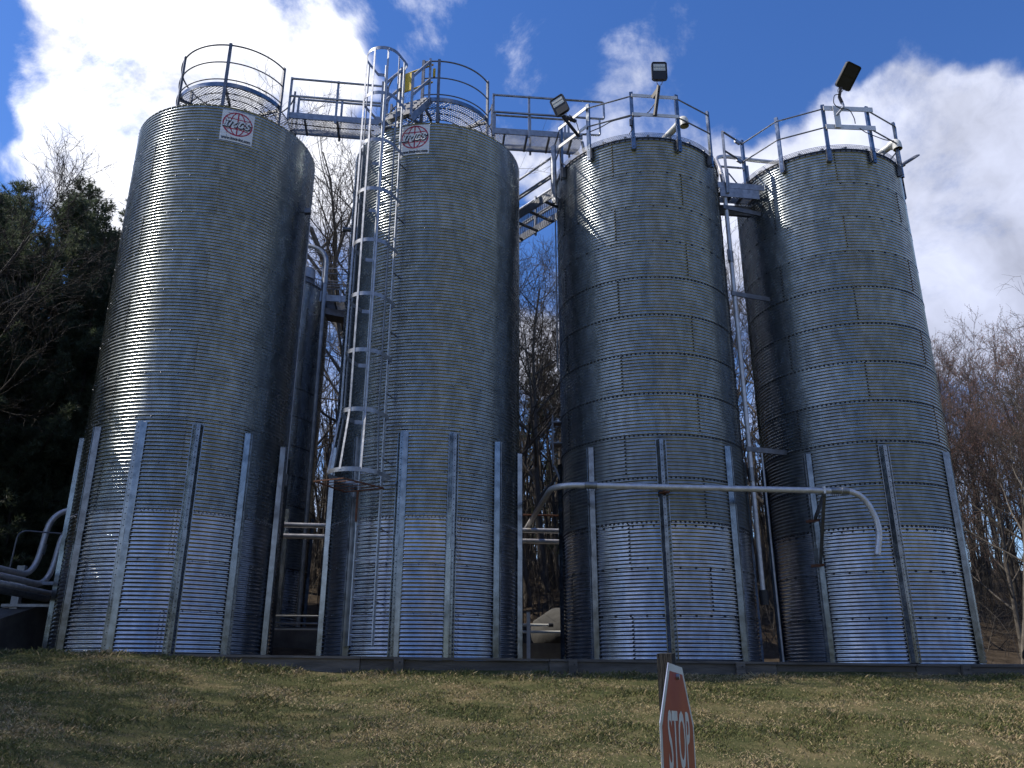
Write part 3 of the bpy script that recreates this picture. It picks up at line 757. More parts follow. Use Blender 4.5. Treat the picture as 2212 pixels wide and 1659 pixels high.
# catwalk between the rear silos
rd = (Vector((*REAR[1], 0)) - Vector((*REAR[0], 0))).normalized()
c5 = catwalk('catwalk', (REAR[0][0] + rd.x * 1.7, REAR[0][1] + rd.y * 1.7 - .4), (REAR[1][0] - rd.x * 1.7, REAR[1][1] - rd.y * 1.7 - .4), .7, 10.25, 'short catwalk between the rear silos', [.02, .5, .98], [.05, .95], crossbars=4, fascia=.2, zrail=(1.0, .83, .5, .32), rail_r=.017)
MB().bar((REAR[0][0] + 1.75, 22.75, 10.0), (REAR[1][0] - 1.75, 23.3, 10.0), .5, .2).build('bearer', 'galv_dark', c5)

# ------------------------------------------------------------------ caged ladder
LC, LTH = SILO[1], -23.0
t0 = radians(LTH); Ln = Vector((sin(t0), -cos(t0), 0)); Lt = Vector((cos(t0), sin(t0), 0)); LO = Vector((LC[0], LC[1], 0))
def lp(n_, t_, z_): return LO + Ln * n_ + Lt * t_ + Vector((0, 0, z_))
lad = thing('caged_ladder', lp(2.02, 0, .25), 'galvanised caged ladder climbing the silo to its roof platform', 'ladder')
for sg in (-1, 1):
    MB().bar(lp(2.03, sg * .225, .25), lp(2.03, sg * .225, 12.05), .065, .02, Lt).build('side_rail', 'ladder', lad)
z_ = .42
while z_ < 11.0:
    MB().tube([lp(2.03, -.225, z_), lp(2.03, -.17, z_), lp(2.03, .17, z_), lp(2.03, .225, z_)], [.022, .012, .012, .022], 6).build('rung', 'ladder', lad, True); z_ += .305
z_ = .95
while z_ < 10.5:
    for sg in (-1, 1):
        MB().bar(lp(1.84, sg * .29, z_ - .05), lp(2.03, sg * .24, z_), .03, .012).build('stand_off', 'galv_dark', lad)
    z_ += 1.22
def hoop(z, w=.36, depth=.78):
    pts = [lp(2.04, -.235, z), lp(2.12, -w, z)]
    n0 = 2.04 + depth - w
    for k in range(17):
        a = pi - pi * k / 16; pts.append(lp(n0 + w * sin(a), w * cos(a), z))
    return pts + [lp(2.12, w, z), lp(2.04, .235, z)]
def flat(pts, h, th, name, m, par):
    mb = MB(); vs = []
    for p in pts: vs += [p - Vector((0, 0, h / 2)), p + Vector((0, 0, h / 2))]
    mb.add(vs, [(2 * i, 2 * i + 2, 2 * i + 3, 2 * i + 1) for i in range(len(pts) - 1)])
    ctr = sum(pts, Vector()) / len(pts); vs = []
    for p in pts:
        q = p + (ctr - p).normalized() * th; vs += [q - Vector((0, 0, h / 2)), q + Vector((0, 0, h / 2))]
    mb.add(vs, [(2 * i, 2 * i + 1, 2 * i + 3, 2 * i + 2) for i in range(len(pts) - 1)])
    b = len(pts) * 2
    mb.f += [(2 * i + 1, 2 * i + 3, b + 2 * i + 3, b + 2 * i + 1) for i in range(len(pts) - 1)] + [(2 * i + 2, 2 * i, b + 2 * i, b + 2 * i + 2) for i in range(len(pts) - 1)]
    return mb.build(name, m, par, True)
HZ = [3.02 + 1.098 * k for k in range(9)]
for k, z in enumerate(HZ):
    flat(hoop(z, .46 if k == 0 else .36, .95 if k == 0 else .78), .075, .008, 'hoop', 'galv', lad)
for q in (2, 6, 10, 14, 18):
    pts = [hoop(HZ[0], .46, .95)[q], hoop(HZ[1])[q], hoop(HZ[-1])[q]]
    mb = MB()
    for a, b in zip(pts, pts[1:]): mb.bar(a, b, .038, .009, Lt if q in (2, 18) else Ln)
    mb.build('cage_bar', 'galv', lad)
# rusty gate under the cage
gz = 2.86
gate = MB(); fr = [lp(2.06, -.50, gz), lp(2.98, -.50, gz), lp(2.98, .08, gz), lp(2.06, .30, gz)]
for a, b in zip(fr, fr[1:] + fr[:1]): gate.bar(a, b, .022, .022)
gate.bar(lp(2.08, -.22, gz), lp(2.08, -.22, gz - .55), .035, .035)
gobj = gate.build('cage_gate', 'rust', lad)
for f in (.2, .4, .6, .8):
    MB().tube([fr[0].lerp(fr[1], f), fr[3].lerp(fr[2], f)], .008, 5).build('gate_bar', 'rust', gobj).location = (0, 0, 0)
# step-over stair from ladder head to platform
st = thing('step_over_stair', lp(1.75, 0, 10.7), 'short steel stair from the ladder head up to the roof platform', 'stairs')
for k in range(6):
    f = k / 5; c_ = lp(1.86 - .62 * f, .06, 10.78 + .80 * f)
    MB().bar(c_ - Lt * .30, c_ + Lt * .30, .13, .05, (0, 0, 1)).build('tread', 'galv_dark', st)
for sg in (-.34, .38):
    MB().bar(lp(1.93, sg, 10.62), lp(1.15, sg, 11.62), .04, .14).build('stringer', 'galv', st)
    for zz in (.95, .48):
        MB().bar(lp(1.93, sg, 10.72 + zz), lp(1.22, sg, 11.62 + zz * 1.05), .035, .055).build('handrail', 'galv', st)
    MB().bar(lp(1.93, sg, 10.6), lp(1.93, sg, 11.75), .05, .05).build('post', 'galv', st)
    MB().bar(lp(1.22, sg, 11.5), lp(1.22, sg, 12.68), .05, .05).build('post', 'galv', st)
yg = thing('safety_gate', lp(1.16, -.3, 11.9), 'yellow swing safety gate at the head of the ladder', 'gate')
MB().box(lp(1.17, -.21, 12.28), (.20, .012, .50), Matrix.Rotation(t0, 3, 'Z')).build('panel', 'yellow', yg)
for z in (12.06, 12.53):
    MB().tube([lp(1.16, -.34, z - .02), lp(1.16, .42, z + .03)], .021, 7).build('rail', 'yellow', yg, True)
MB().box(lp(1.16, .45, 12.33), (.05, .03, .22), Matrix.Rotation(t0, 3, 'Z')).build('latch_plate', 'yellow', yg)
for z in (12.1, 12.47): MB().box(lp(1.17, -.35, z), (.06, .04, .07), Matrix.Rotation(t0, 3, 'Z')).build('hinge', 'yellow', yg)

# ------------------------------------------------------------------ eave guardrails on the bolted silos
def guardrail(c, posts, boards, label):
    t = thing('guardrail', (c[0], c[1], 10.3), label, 'guardrail', 'guardrails round the silo eaves')
    rp = 1.945
    for th in posts:
        q = Matrix.Rotation(radians(th), 3, 'Z')
        mb = MB()
        for off, sz in ((Vector((0, 0, 0)), (.075, .012, 1.44)), (Vector((-.034, .026, 0)), (.008, .05, 1.44)), (Vector((.034, .026, 0)), (.008, .05, 1.44))):
            mb.box(cyl(c, rp, th, 10.95) + q @ off, sz, q)
        p = mb.build('post', 'stiff', t)
        mb = MB()
        for z in (10.29, 10.50): mb.tube([cyl(c, rp + .004, th, z), cyl(c, rp + .014, th, z)], .012, 6)
        mb.build('bolt', 'bolt_dark', p)
        MB().box(cyl(c, rp - .05, th, 10.40), (.11, .09, .26), q).build('bracket', 'galv_dark', t)
    for i in range(len(posts) - 1):
        a, b = posts[i], posts[i + 1]
        if b - a > 45: continue
        for z in (11.55, 11.07):
            A, B = cyl(c, rp + .01, a, z), cyl(c, rp + .01, b, z)
            if (i in boards):
                w = boards[i]; nn = ((A + B) / 2 - Vector((*c, z))).normalized()
                A2, B2 = A + nn * .03, B + nn * .03
                if w > .09: B2 = B2 + (B2 - A2).normalized() * .10
                MB().bar(A2, B2, .02, w).build('flat_rail', 'alu', t)
            else:
                dA = (B - A).normalized()
                MB().tube([A, A + dA * .08, B - dA * .08, B], [.012, .017, .017, .012], 7).build('rail', 'galv_dark', t, True)
    return t
guardrail(SILO[2], [-97, -67, -39.4, -9.7, 20, 49.5], {1: .075, 3: .075}, 'guardrail on the eave of the silo with two floodlights')
guardrail(SILO[3], [-72, -41.5, -11.7, 18, 48.5, 78, 108], {2: .115}, 'guardrail on the eave of the silo with one floodlight')

# ------------------------------------------------------------------ floodlights
def frame_of(normal, up):
    n_ = Vector(normal).normalized(); u_ = Vector(up); u_ = (u_ - n_ * u_.dot(n_)).normalized(); r_ = u_.cross(n_)
    return Matrix((r_, n_ * -1, u_)).transposed()          # x right (seen from the front), y into the lamp, z up
def floodlight(ctr, normal, up, w, h, d, label, arms, lens_lit=True):
    t = thing('floodlight', ctr, label, 'floodlight', 'floodlights on the silo rails')
    Q = frame_of(normal, up); ctr = Vector(ctr)
    mb = MB(); k = .055; prof = []
    for (sx, sz, a0) in ((1, 1, 0), (-1, 1, 90), (-1, -1, 180), (1, -1, 270)):
        for q in range(5):
            a = radians(a0 + 22.5 * q); prof.append((sx * (w / 2 - k) + k * cos(a), sz * (h / 2 - k) + k * sin(a)))
    m_ = len(prof); vs = []
    for y, s in ((0, 1), (.06, 1.0), (d, .72)):
        vs += [ctr + Q @ Vector((x * s, y, z * s)) for x, z in prof]
    fs = [(l * m_ + i, l * m_ + (i + 1) % m_, (l + 1) * m_ + (i + 1) % m_, (l + 1) * m_ + i) for l in range(2) for i in range(m_)] + [tuple(range(m_ - 1, -1, -1)), tuple(2 * m_ + i for i in range(m_))]
    mb.add(vs, fs); mb.build('housing', 'black', t)
    for sx, sz, ww, hh in ((0, h / 2 - .012, w - .05, .016), (0, -h / 2 + .012, w - .05, .016), (-w / 2 + .012, 0, .016, h - .05), (w / 2 - .012, 0, .016, h - .05)):
        MB().box(ctr + Q @ Vector((sx, -.008, sz)), (ww, .016, hh), Q).build('bezel', 'black', t)
    ln = MB().box(ctr + Q @ Vector((0, -.003, h * .19)), (w * .76, .008, h * .38), Q).build('lens', 'lens' if lens_lit else 'black', t)
    if lens_lit:
        for r_ in range(2):
            for c_ in range(5):
                MB().box(ctr + Q @ Vector((w * .3 * (c_ - 2) / 2, -.009, h * (.11 + .16 * r_))), (.028, .004, .028), Q).build('led', 'led', ln).location = (0, 0, 0)
        MB().box(ctr + Q @ Vector((0, -.009, h * .19)), (w * .76, .005, .006), Q).build('lens_bar', 'black', ln).location = (0, 0, 0)
    for a, b, ww, hh in arms:
        MB().bar(a, b, ww, hh).build('bracket_arm', 'bronze', t)
    base = ctr + Q @ Vector((0, .06, -h / 2))
    for sx in (-.05, .05):
        MB().tube(bend([base + Q @ Vector((sx, 0, .02)), base + Q @ Vector((sx * 1.2, 0, -.05)), base + Q @ Vector((sx * .3, .02, -.09))], .03), .009, 6).build('yoke', 'galv', t, True)
    return t
fa = floodlight((1.02, 15.20, 11.62), (-.42, -.86, -.16), (-.36, 0, 1), .34, .44, .17, 'black floodlight tilted outward on the rail above the gangway',
    [((1.10, 15.25, 11.36), (1.46, 15.45, 10.98), .05, .05), ((1.10, 15.25, 11.36), (1.40, 15.50, 11.42), .07, .05)])
fb = floodlight((3.15, 14.62, 12.06), (.0, -.97, -.05), (.0, 0, 1), .335, .44, .16, 'upright black floodlight on the rail of the middle bolted silo',
    [((3.12, 14.66, 11.70), (3.02, 14.77, 11.02), .075, .045), ((3.10, 14.67, 11.60), (3.00, 14.80, 11.50), .05, .10)])
fc = floodlight((7.44, 15.12, 12.34), (.12, -.74, -.66), (.34, -.45, .80), .38, .56, .10, 'black floodlight facing down on a bent pipe arm above white boards',
    [((7.22, 15.10, 12.02), (7.16, 15.12, 11.78), .06, .06), ((7.16, 15.12, 11.80), (7.20, 15.11, 11.62), .055, .055)], False)
MB().tube(bend([(7.20, 15.11, 11.64), (7.22, 15.10, 11.52), (7.06, 15.17, 11.34)], .05), .028, 8).build('pipe_arm', 'galv', fc, True)
MB().box((7.07, 15.165, 11.31), (.135, .012, .56), Matrix.Rotation(radians(4), 3, 'Z')).build('mounting_plate', 'alu', fc)
MB().tube(bend([(7.16, 15.08, 11.83), (7.03, 15.06, 11.80), (6.99, 15.08, 11.58), (7.10, 15.08, 11.46), (7.35, 15.12, 11.46), (7.44, 15.16, 11.25), (7.46, 15.2, 11.15)], .09), .010, 6).build('cable', 'cable', fc, True)
MB().tube(bend([(7.55, 15.22, 11.05), (7.65, 15.22, 10.95), (7.8, 15.25, 10.9), (8.15, 15.4, 10.88), (8.45, 15.6, 11.0)], .1), .010, 6).build('cable', 'cable', fc, True)
MB().tube(bend([(3.02, 14.75, 11.3), (2.9, 14.8, 11.12), (2.72, 14.85, 11.05), (2.57, 14.8, 11.02)], .1), .010, 6).build('cable', 'cable', fb, True)
MB().tube([(2.545, 14.80, 11.03), (2.54, 14.80, 10.72), (2.46, 14.84, 10.6)], .009, 6).build('cable', 'cable', fb, True)
MB().box((2.50, 14.79, 10.86), (.05, .05, .16)).build('junction_box', 'galv_dark', fb)
MB().tube(bend([(2.5, 14.80, 11.02), (2.1, 14.97, 11.02), (1.9, 15.08, 10.95), (1.63, 15.24, 10.93), (1.35, 15.5, 10.95)], .1), .011, 6).build('cable', 'cable', fb, True)
MB().tube(bend([(1.25, 15.35, 11.48), (1.42, 15.4, 11.3), (1.47, 15.48, 11.06)], .08), .009, 6).build('cable', 'cable', fa, True)
MB().tube(bend([(1.12, 15.9, 11.1), (1.05, 15.95, 10.9), (1.10, 15.93, 10.6), (1.2, 15.9, 10.55)], .1), .010, 6).build('cable', 'cable', fa, True)

# ------------------------------------------------------------------ white vent elbows, lid
def vent(root, tip, label):
    t = thing('vent_pipe', root, label, 'pipe', 'white vent pipes at the silo eaves')
    root, tip = Vector(root), Vector(tip)
    d_ = (tip - root).normalized()
    MB().tube([root, tip], .078, 16).build('pipe', 'pvc', t, True)
    MB().tube(bend([tip - d_ * .05, tip + d_ * .11, tip + d_ * .12 + Vector((0, 0, -.19))], .11, 8), .100, 18, False).build('elbow', 'pvc', t, True)
    e_ = tip + d_ * .12 + Vector((0, 0, -.15))
    MB().tube([e_ + Vector((0, 0, .05)), e_ + Vector((0, 0, .045))], .080, 18).build('screen', 'galv_dark', t)
    return t
vent((3.20, 15.95, 11.0), (3.66, 15.26, 11.21), 'white vent elbow at the eave of the middle bolted silo')
vent((8.15, 16.55, 11.0), (8.58, 15.96, 11.14), 'white vent elbow at the eave beside the open lid')
lid = thing('roof_hatch_lid', (8.95, 16.5, 10.8), 'dark round hatch lid standing open at the eave', 'hatch')
Q = Matrix.Rotation(radians(-35), 3, 'Y') @ Matrix.Rotation(radians(18), 3, 'X')
mb = MB(); vs = []
for z_, s_ in ((0, 1), (.025, 1), (.05, .8)):
    vs += [Vector((9.02, 16.2, 10.86)) + Q @ Vector((.27 * s_ * cos(2 * pi * i / 24), .27 * s_ * sin(2 * pi * i / 24), z_)) for i in range(24)]
mb.add(vs, [(l * 24 + i, l * 24 + (i + 1) % 24, (l + 1) * 24 + (i + 1) % 24, (l + 1) * 24 + i) for l in range(2) for i in range(24)] + [tuple(range(23, -1, -1)), tuple(48 + i for i in range(24))])
mb.build('lid', 'galv_dark', lid)
MB().bar((8.7, 16.3, 10.66), (8.95, 16.22, 10.80), .05, .02).build('hinge_arm', 'galv_dark', lid)

# ------------------------------------------------------------------ pipes
def coupling(t, a, b, r_, bolts=True):
    a, b = Vector(a), Vector(b)
    o = MB().tube([a, b], r_, 14).build('coupling', 'pipe_dark', t, True)
    if bolts:
        for f in (.2, .4, .6, .8):
            p = a.lerp(b, f) - Vector((0, 0, r_ + .012)); MB().box(p, (.018, .03, .035)).build('coupling_bolt', 'galv', o).location = (0, 0, 0)
fp = thing('conveying_pipe', (2.75, 14.70, 2.9), 'pale conveying pipe crossing in front of both bolted silos with a hooked end', 'pipe')
run = bend([(.35, 19.2, 3.02), (.74, 14.62, 3.01), (6.28, 14.72, 2.925), (6.52, 14.72, 2.3), (6.40, 14.72, 1.80)], .55, 10)
MB().tube(run, .054, 14).build('pipe', 'pipe', fp, True)
coupling(fp, (1.30, 14.632, 3.005), (1.52, 14.636, 3.0), .066); coupling(fp, (5.72, 14.712, 2.937), (5.90, 14.715, 2.935), .065); coupling(fp, (5.92, 14.715, 2.934), (6.04, 14.717, 2.93), .064, False)
for zz, rr in ((2.13, .05),): MB().tube([(6.487, 14.72, zz + .01), (6.483, 14.72, zz - .01)], rr, 14).build('joint_band', 'pipe_dark', fp, True)
MB().bar((2.70, 14.80, 2.90), (2.78, 14.66, 2.90), .12, .03).build('bracket', 'rust', fp)
MB().bar((5.60, 14.72, 2.88), (5.76, 15.74, 2.62), .05, .05).build('bracket_arm', 'galv_dark', fp)
MB().bar((5.60, 14.72, 2.86), (5.76, 15.74, 1.78), .05, .05).build('bracket_arm', 'galv_dark', fp)
MB().box((5.595, 14.70, 2.94), (.035, .10, .13)).build('pipe_clip', 'alu', fp)
for zz in (2.60, 1.76):
    MB().box(cyl(SILO[3], R + .09, -49.2, zz), (.26, .03, .05), Matrix.Rotation(radians(-49.2), 3, 'Z')).build('strap', 'rust', fp)

fd = thing('filling_pipe', (4.72, 16.05, 1.2), 'upright filling pipe between the bolted silos curving over onto a roof', 'pipe')
MB().tube(bend([(4.73, 16.05, 1.25), (4.72, 16.05, 10.4), (4.80, 16.95, 11.58), (6.05, 17.3, 11.62), (6.9, 17.2, 11.5)], .55, 8), .048, 12).build('pipe', 'pipe', fd, True)
for z_ in (8.2, 3.4): coupling(fd, (4.722, 16.05, z_), (4.72, 16.05, z_ + .28), .058, False)
for z_ in (9.55, 7.45, 4.05):
    MB().bar((4.64, 15.98, z_), (5.55, 16.30, z_), .03, .10).build('bracket', 'galv_dark', fd)
MB().box((4.66, 15.98, 8.36), (.05, .04, .26)).build('clamp', 'galv_dark', fd)
MB().tube([(4.74, 16.05, 1.05), (4.735, 16.05, 1.32)], .085, 12).build('end_coupling', 'black', fd, True)
fd2 = thing('drop_pipe', (4.98, 16.1, 0), 'thin bright conduit strapped beside the upright filling pipe', 'pipe')
MB().tube([(5.0, 16.12, .02), (4.985, 16.12, 4.0)], .022, 8).build('conduit', 'galv', fd2, True)

cd_ = thing('conduit', (-4.42, 15.9, 2), 'thin pale conduit running down the shaded edge of a silo', 'conduit')
MB().tube([cyl(SILO[0], R + .055, 93, 9.0), cyl(SILO[0], R + .055, 93, 3.35)], .017, 7).build('tube', 'galv', cd_, True)
MB().box(cyl(SILO[0], R + .07, 93, 6.42), (.05, .05, .20)).build('junction', 'galv', cd_)
MB().box(cyl(SILO[0], R + .07, 93, 3.35), (.05, .05, .22)).build('junction', 'galv', cd_)
lb = thing('level_sensor', cyl(SILO[0], R + .12, 76, 9.05), 'small grey sensor box on the wall of the silo beside the pines', 'sensor')
p = cyl(SILO[0], R + .14, 80, 9.02); MB().tube([cyl(SILO[0], R, 80, 9.02), p], .03, 8).build('stem', 'galv_dark', lb, True); MB().box(p, (.12, .1, .11)).build('box', 'galv_dark', lb)
lb = thing('level_sensor', cyl(SILO[1], R + .12, -84, 9.0), 'small round grey sensor on the wall of the ladder silo', 'sensor')
MB().tube([cyl(SILO[1], R, -84, 9.0), cyl(SILO[1], R + .17, -84, 9.0)], .05, 10).build('body', 'galv_dark', lb, True)
MB().tube([cyl(SILO[1], R + .15, -84, 9.0), cyl(SILO[1], R + .19, -84, 9.0)], .065, 10).build('cap', 'galv_dark', lb, True)

# line pipes along the back of the front row, and the elbows that bring them round the end
def rowy(x): return 18.1 + .12 * (x + 4)
LG = 'conveying lines behind the silos'
for k, (zz, ox, r_, lab) in enumerate(((2.86, 0.0, .055, 'topmost silver line curving up round the end silo'), (2.64, .22, .055, 'second silver line curving up round the end silo'), (2.30, .42, .050, 'lowest silver line curving up round the end silo'))):
    t = thing('line_pipe', (-8.6, 15.5, 1.5), lab, 'pipe', LG)
    x0 = -8.95 + ox; zl = 1.52 - .16 * k
    run = bend([(x0 + .35, 11.0, zl), (x0, 15.9 + .15 * k, zl), (x0 + .05, 16.05 + .15 * k, zz), (-6.6, rowy(-6.6) + .12 * k, zz), (1.9 if k < 2 else -5.4, rowy(1.9 if k < 2 else -5.4) + .12 * k, zz)], .5, 8)
    MB().tube(run, r_, 12).build('pipe', 'pipe' if k else 'pipe', t, True)
    coupling(t, (x0 + .022, 15.97 + .15 * k, zl + .42), (x0 + .03, 15.99 + .15 * k, zl + .62), r_ + .012, k == 1)
t = thing('line_pipe', (-8.3, 15.2, 1.1), 'dull line on the rack below the silver lines', 'pipe', LG)
MB().tube([(-8.25, 11.0, 1.10), (-8.62, 15.9, 1.12)], .062, 12).build('pipe', 'pipe_dark', t, True)
t = thing('line_pipe', (-9.2, 15.2, 1.3), 'thin conduit bent in a square arch over the line rack', 'pipe', LG)
MB().tube(bend([(-9.02, 15.2, 1.35), (-8.98, 15.2, 2.27), (-8.0, 15.8, 2.27)], .16), .014, 7).build('conduit', 'galv_dark', t, True)
rk = thing('pipe_rack', (-8.8, 15.7, .1), 'steel post rack carrying the silver lines beside the end silo', 'rack')
MB().box((-9.1, 15.75, .95), (.14, .10, 1.5)).build('post', 'galv', rk)
MB().bar((-9.25, 15.72, 1.38), (-8.2, 15.72, 1.38), .06, .06).build('cross_bar', 'galv', rk)
MB().bar((-9.3, 15.70, .98), (-8.1, 15.70, .98), .10, .05).build('cross_bar', 'galv', rk)
MB().box((-8.35, 15.75, .5), (.10, .08, .9)).build('post', 'galv_dark', rk)
ww = MB()
vs = [(-9.55, 12.6, -.5), (-9.05, 12.6, -.5), (-9.05, 12.6, .02), (-9.55, 12.6, .02), (-9.35, 15.9, -.5), (-8.75, 15.9, -.5), (-8.75, 15.9, .98), (-9.35, 15.9, .98), (-9.25, 17.2, -.5), (-8.65, 17.2, -.5), (-8.65, 17.2, .98), (-9.25, 17.2, .98)]
ww.add(vs, [(0, 1, 2, 3), (1, 5, 6, 2), (3, 2, 6, 7), (0, 3, 7, 4), (5, 9, 10, 6), (7, 6, 10, 11), (4, 7, 11, 8), (9, 8, 11, 10), (0, 4, 5, 1), (4, 8, 9, 5)])
tag(ww.build('wing_wall', 'concrete'), 'concrete wing wall with a sloping top below the pipe rack', 'wall')

t = thing('line_pipe', (.5, 18.6, 2.6), 'single thin brown pipe crossing high in the gap by the boulder', 'pipe', LG)
MB().tube([(-.6, 18.9, 3.28), (1.5, 19.05, 3.26)], .02, 8).build('pipe', 'rust', t, True)
for k, (z_, x0, x1) in enumerate(((.98, -5.6, -2.4), (.83, -5.6, -2.4), (.71, -5.6, -2.4))):
    t = thing('floor_pipe', (-4, 18.4, z_), ['upper', 'middle', 'lowest'][k] + ' bright thin pipe of three low behind the ladder silo', 'pipe', 'low pipes behind the silos')
    MB().tube([(x0, 18.15, z_), (x1, 18.5, z_)], .017, 8).build('pipe', 'pvc' if k != 1 else 'galv', t, True)
    for x_ in (x0 + .15, x1 - .1): MB().bar((x_, 18.2 + (x_ - x0) * .11, 0), (x_, 18.2 + (x_ - x0) * .11, z_), .03, .03).build('leg', 'galv_dark', t)
for k, z_ in enumerate((.80, .66)):
    t = thing('floor_pipe', (.5, 18.2, z_), ['short upper', 'long lower'][k] + ' bright pipe on a stand before the boulder', 'pipe', 'low pipes behind the silos')
    MB().tube([(-.4, 18.05, z_ ), (.86 if k == 0 else 1.6, 18.2, z_)], .028, 10).build('pipe', 'pvc', t, True)
    MB().tube([(.78 if k == 0 else .18, 18.19, z_), (.88 if k == 0 else .24, 18.2, z_)], .042, 10).build('end_cap', 'black', t, True)
    MB().bar((.05 + .02 * k, 18.12, 0), (.05 + .02 * k, 18.12, z_), .05, .05).build('stand', 'galv', t)
tp = thing('marker_post', (.36, 18.1, 0), 'short square pale post beside the two bright pipes', 'post'); MB().box((.355, 18.02, .52), (.075, .06, 1.04)).build('shaft', 'alu', tp); MB().box((.355, 18.02, 1.045), (.085, .07, .02)).build('cap', 'galv', tp)
lw = MB()
pv = [(-3.2, 18.9), (3.2, 19.5), (3.2, 19.9), (-3.2, 19.3)]
lw.add([(x, y, -.1) for x, y in pv] + [(x, y, .48) for x, y in pv], [(3, 2, 1, 0), (4, 5, 6, 7), (0, 1, 5, 4), (1, 2, 6, 5), (2, 3, 7, 6), (3, 0, 4, 7)])
tag(lw.build('low_wall', 'concrete'), 'low concrete wall behind the front row of silos', 'wall')

# gooseneck and cap on the rear silo
gn = thing('filling_pipe', (-5.45, 22.1, 0), 'grey gooseneck pipe rising beside the dark rear silo', 'pipe')
MB().tube(bend([(-5.40, 21.9, .9), (-5.46, 21.9, 11.6), (-6.2, 22.0, 11.95), (-7.0, 22.6, 11.9)], .9, 10), .062, 12).build('pipe', 'pipe_dark', gn, True)
coupling(gn, (-5.455, 21.9, 10.55), (-5.456, 21.9, 10.75), .072, False)
vc = thing('drum_vent', (-6.05, 22.0, 10.55), 'grey drum vent on the roof of the dark rear silo', 'vent')
MB().tube([(-6.10, 22.05, 10.75), (-6.10, 22.05, 11.05)], .30, 20).build('hood', 'galv', vc, True)
MB().tube([(-6.10, 22.05, 10.5), (-6.10, 22.05, 10.78)], .20, 16).build('neck', 'galv_dark', vc, True)
t = thing('roof_handrail', (-6.3, 22.0, 10.6), 'thin slanting handrails on the roof of the dark rear silo', 'handrail')
for k in range(4): MB().tube([(-7.0, 22.3, 12.35 - .33 * k), (-5.55, 22.0, 11.55 - .28 * k)], .014, 6).build('rail', 'galv_dark', t, True)
MB().tube([(-7.0, 22.3, 10.9), (-7.0, 22.3, 12.4)], .02, 6).build('post', 'galv_dark', t, True)
MB().tube([(-5.56, 22.0, 10.4), (-5.56, 22.0, 11.6)], .02, 6).build('post', 'galv_dark', t, True)

# ladder piece on the hidden flank of the middle bolted silo
t = thing('side_ladder', cyl(SILO[2], 1.95, -98, 4), 'dark steel ladder bracket on the flank of the middle bolted silo', 'ladder')
for zz in (4.8, 4.35): MB().box(cyl(SILO[2], 1.93, -92, zz), (.20, .30, .03)).build('step', 'galv_dark', t)
for yy in (-.12, .12): MB().bar(cyl(SILO[2], 2.0, -92, 3.9) + Vector((-.02, yy, 0)), cyl(SILO[2], 2.0, -92, 4.95) + Vector((-.02, yy, 0)), .03, .03).build('rail', 'galv_dark', t)
MB().bar(cyl(SILO[2], 2.0, -92, 3.9), cyl(SILO[2], 1.84, -92, 3.5), .04, .04).build('brace', 'galv_dark', t)
t = thing('conduit', cyl(SILO[2], 1.9, -88, 6), 'thin bright conduit down the flank of the middle bolted silo', 'conduit')
MB().tube([cyl(SILO[2], 1.90, -86, 9.6), cyl(SILO[2], 1.90, -86, 6.0), cyl(SILO[2], 1.85, -84, 5.85)], .015, 7).build('tube', 'galv', t, True)

# ------------------------------------------------------------------ stop sign on its post
SHT = .762
sg_ = thing('stop_sign', (.64, 3.64, -1.85), 'faded octagonal red stop sign seen almost edge on, bolted to a post', 'sign')
yaw, rol = radians(20.45), radians(2.72)
along = Vector((sin(yaw), cos(yaw), 0))                  # from near edge to far edge
nf = Vector((cos(yaw), -sin(yaw), 0))                    # face normal
ctr = Vector((.6745, 3.6247, -.5701))
def sp(u, v, o): return ctr + along * (u * cos(rol) + v * sin(rol)) + Vector((0, 0, -u * sin(rol) + v * cos(rol))) + nf * o
def octagon(rad):                                        # rad = half height
    k_ = rad * math.tan(pi / 8); return [(-k_, rad), (k_, rad), (rad, k_), (rad, -k_), (k_, -rad), (-k_, -rad), (-rad, -k_), (-rad, k_)]
def poly(pts, o, name, m, thick=None):
    mb = MB(); vs = [sp(u, v, o) for u, v in pts]; n_ = len(pts)
    if thick:
        vs += [sp(u, v, o - thick) for u, v in pts]
        mb.add(vs, [tuple(range(n_ - 1, -1, -1)), tuple(n_ + i for i in range(n_))] + [(i, (i + 1) % n_, n_ + (i + 1) % n_, n_ + i) for i in range(n_)])
    else: mb.add(vs, [tuple(range(n_ - 1, -1, -1))])
    return mb.build(name, m, sg_)
poly(octagon(SHT / 2), 0, 'plate', 'sign_edge', .0035)
poly(octagon(SHT / 2 - .001), .0006, 'white_border', 'sign_white')
poly(octagon(SHT / 2 - .030), .0012, 'red_field', 'sign_red')
vs, fs = text_mesh('STOP', .32, 0, .005, 1.0)
ux = [a for a, b in vs]; vx = [b for a, b in vs]; u0, u1, v0, v1 = min(ux), max(ux), min(vx), max(vx)
vs = [(-.245 + .50 * (a - u0) / (u1 - u0), -.018 + .224 * (b - v0) / (v1 - v0)) for a, b in vs]
mb = MB(); mb.add([sp(u, v, .0020) for u, v in vs], fs); mb.build('letters', 'sign_white', sg_)
mb = MB(); mb.tube([sp(0, .44 * SHT, .001), sp(0, .44 * SHT, .014)], .012, 10); mb.build('bolt', 'galv', sg_, True)
mb = MB(); mb.tube([sp(0, -SHT / 2 + .075, .001), sp(0, -SHT / 2 + .075, .012)], .013, 10); mb.build('bolt', 'galv', sg_, True)
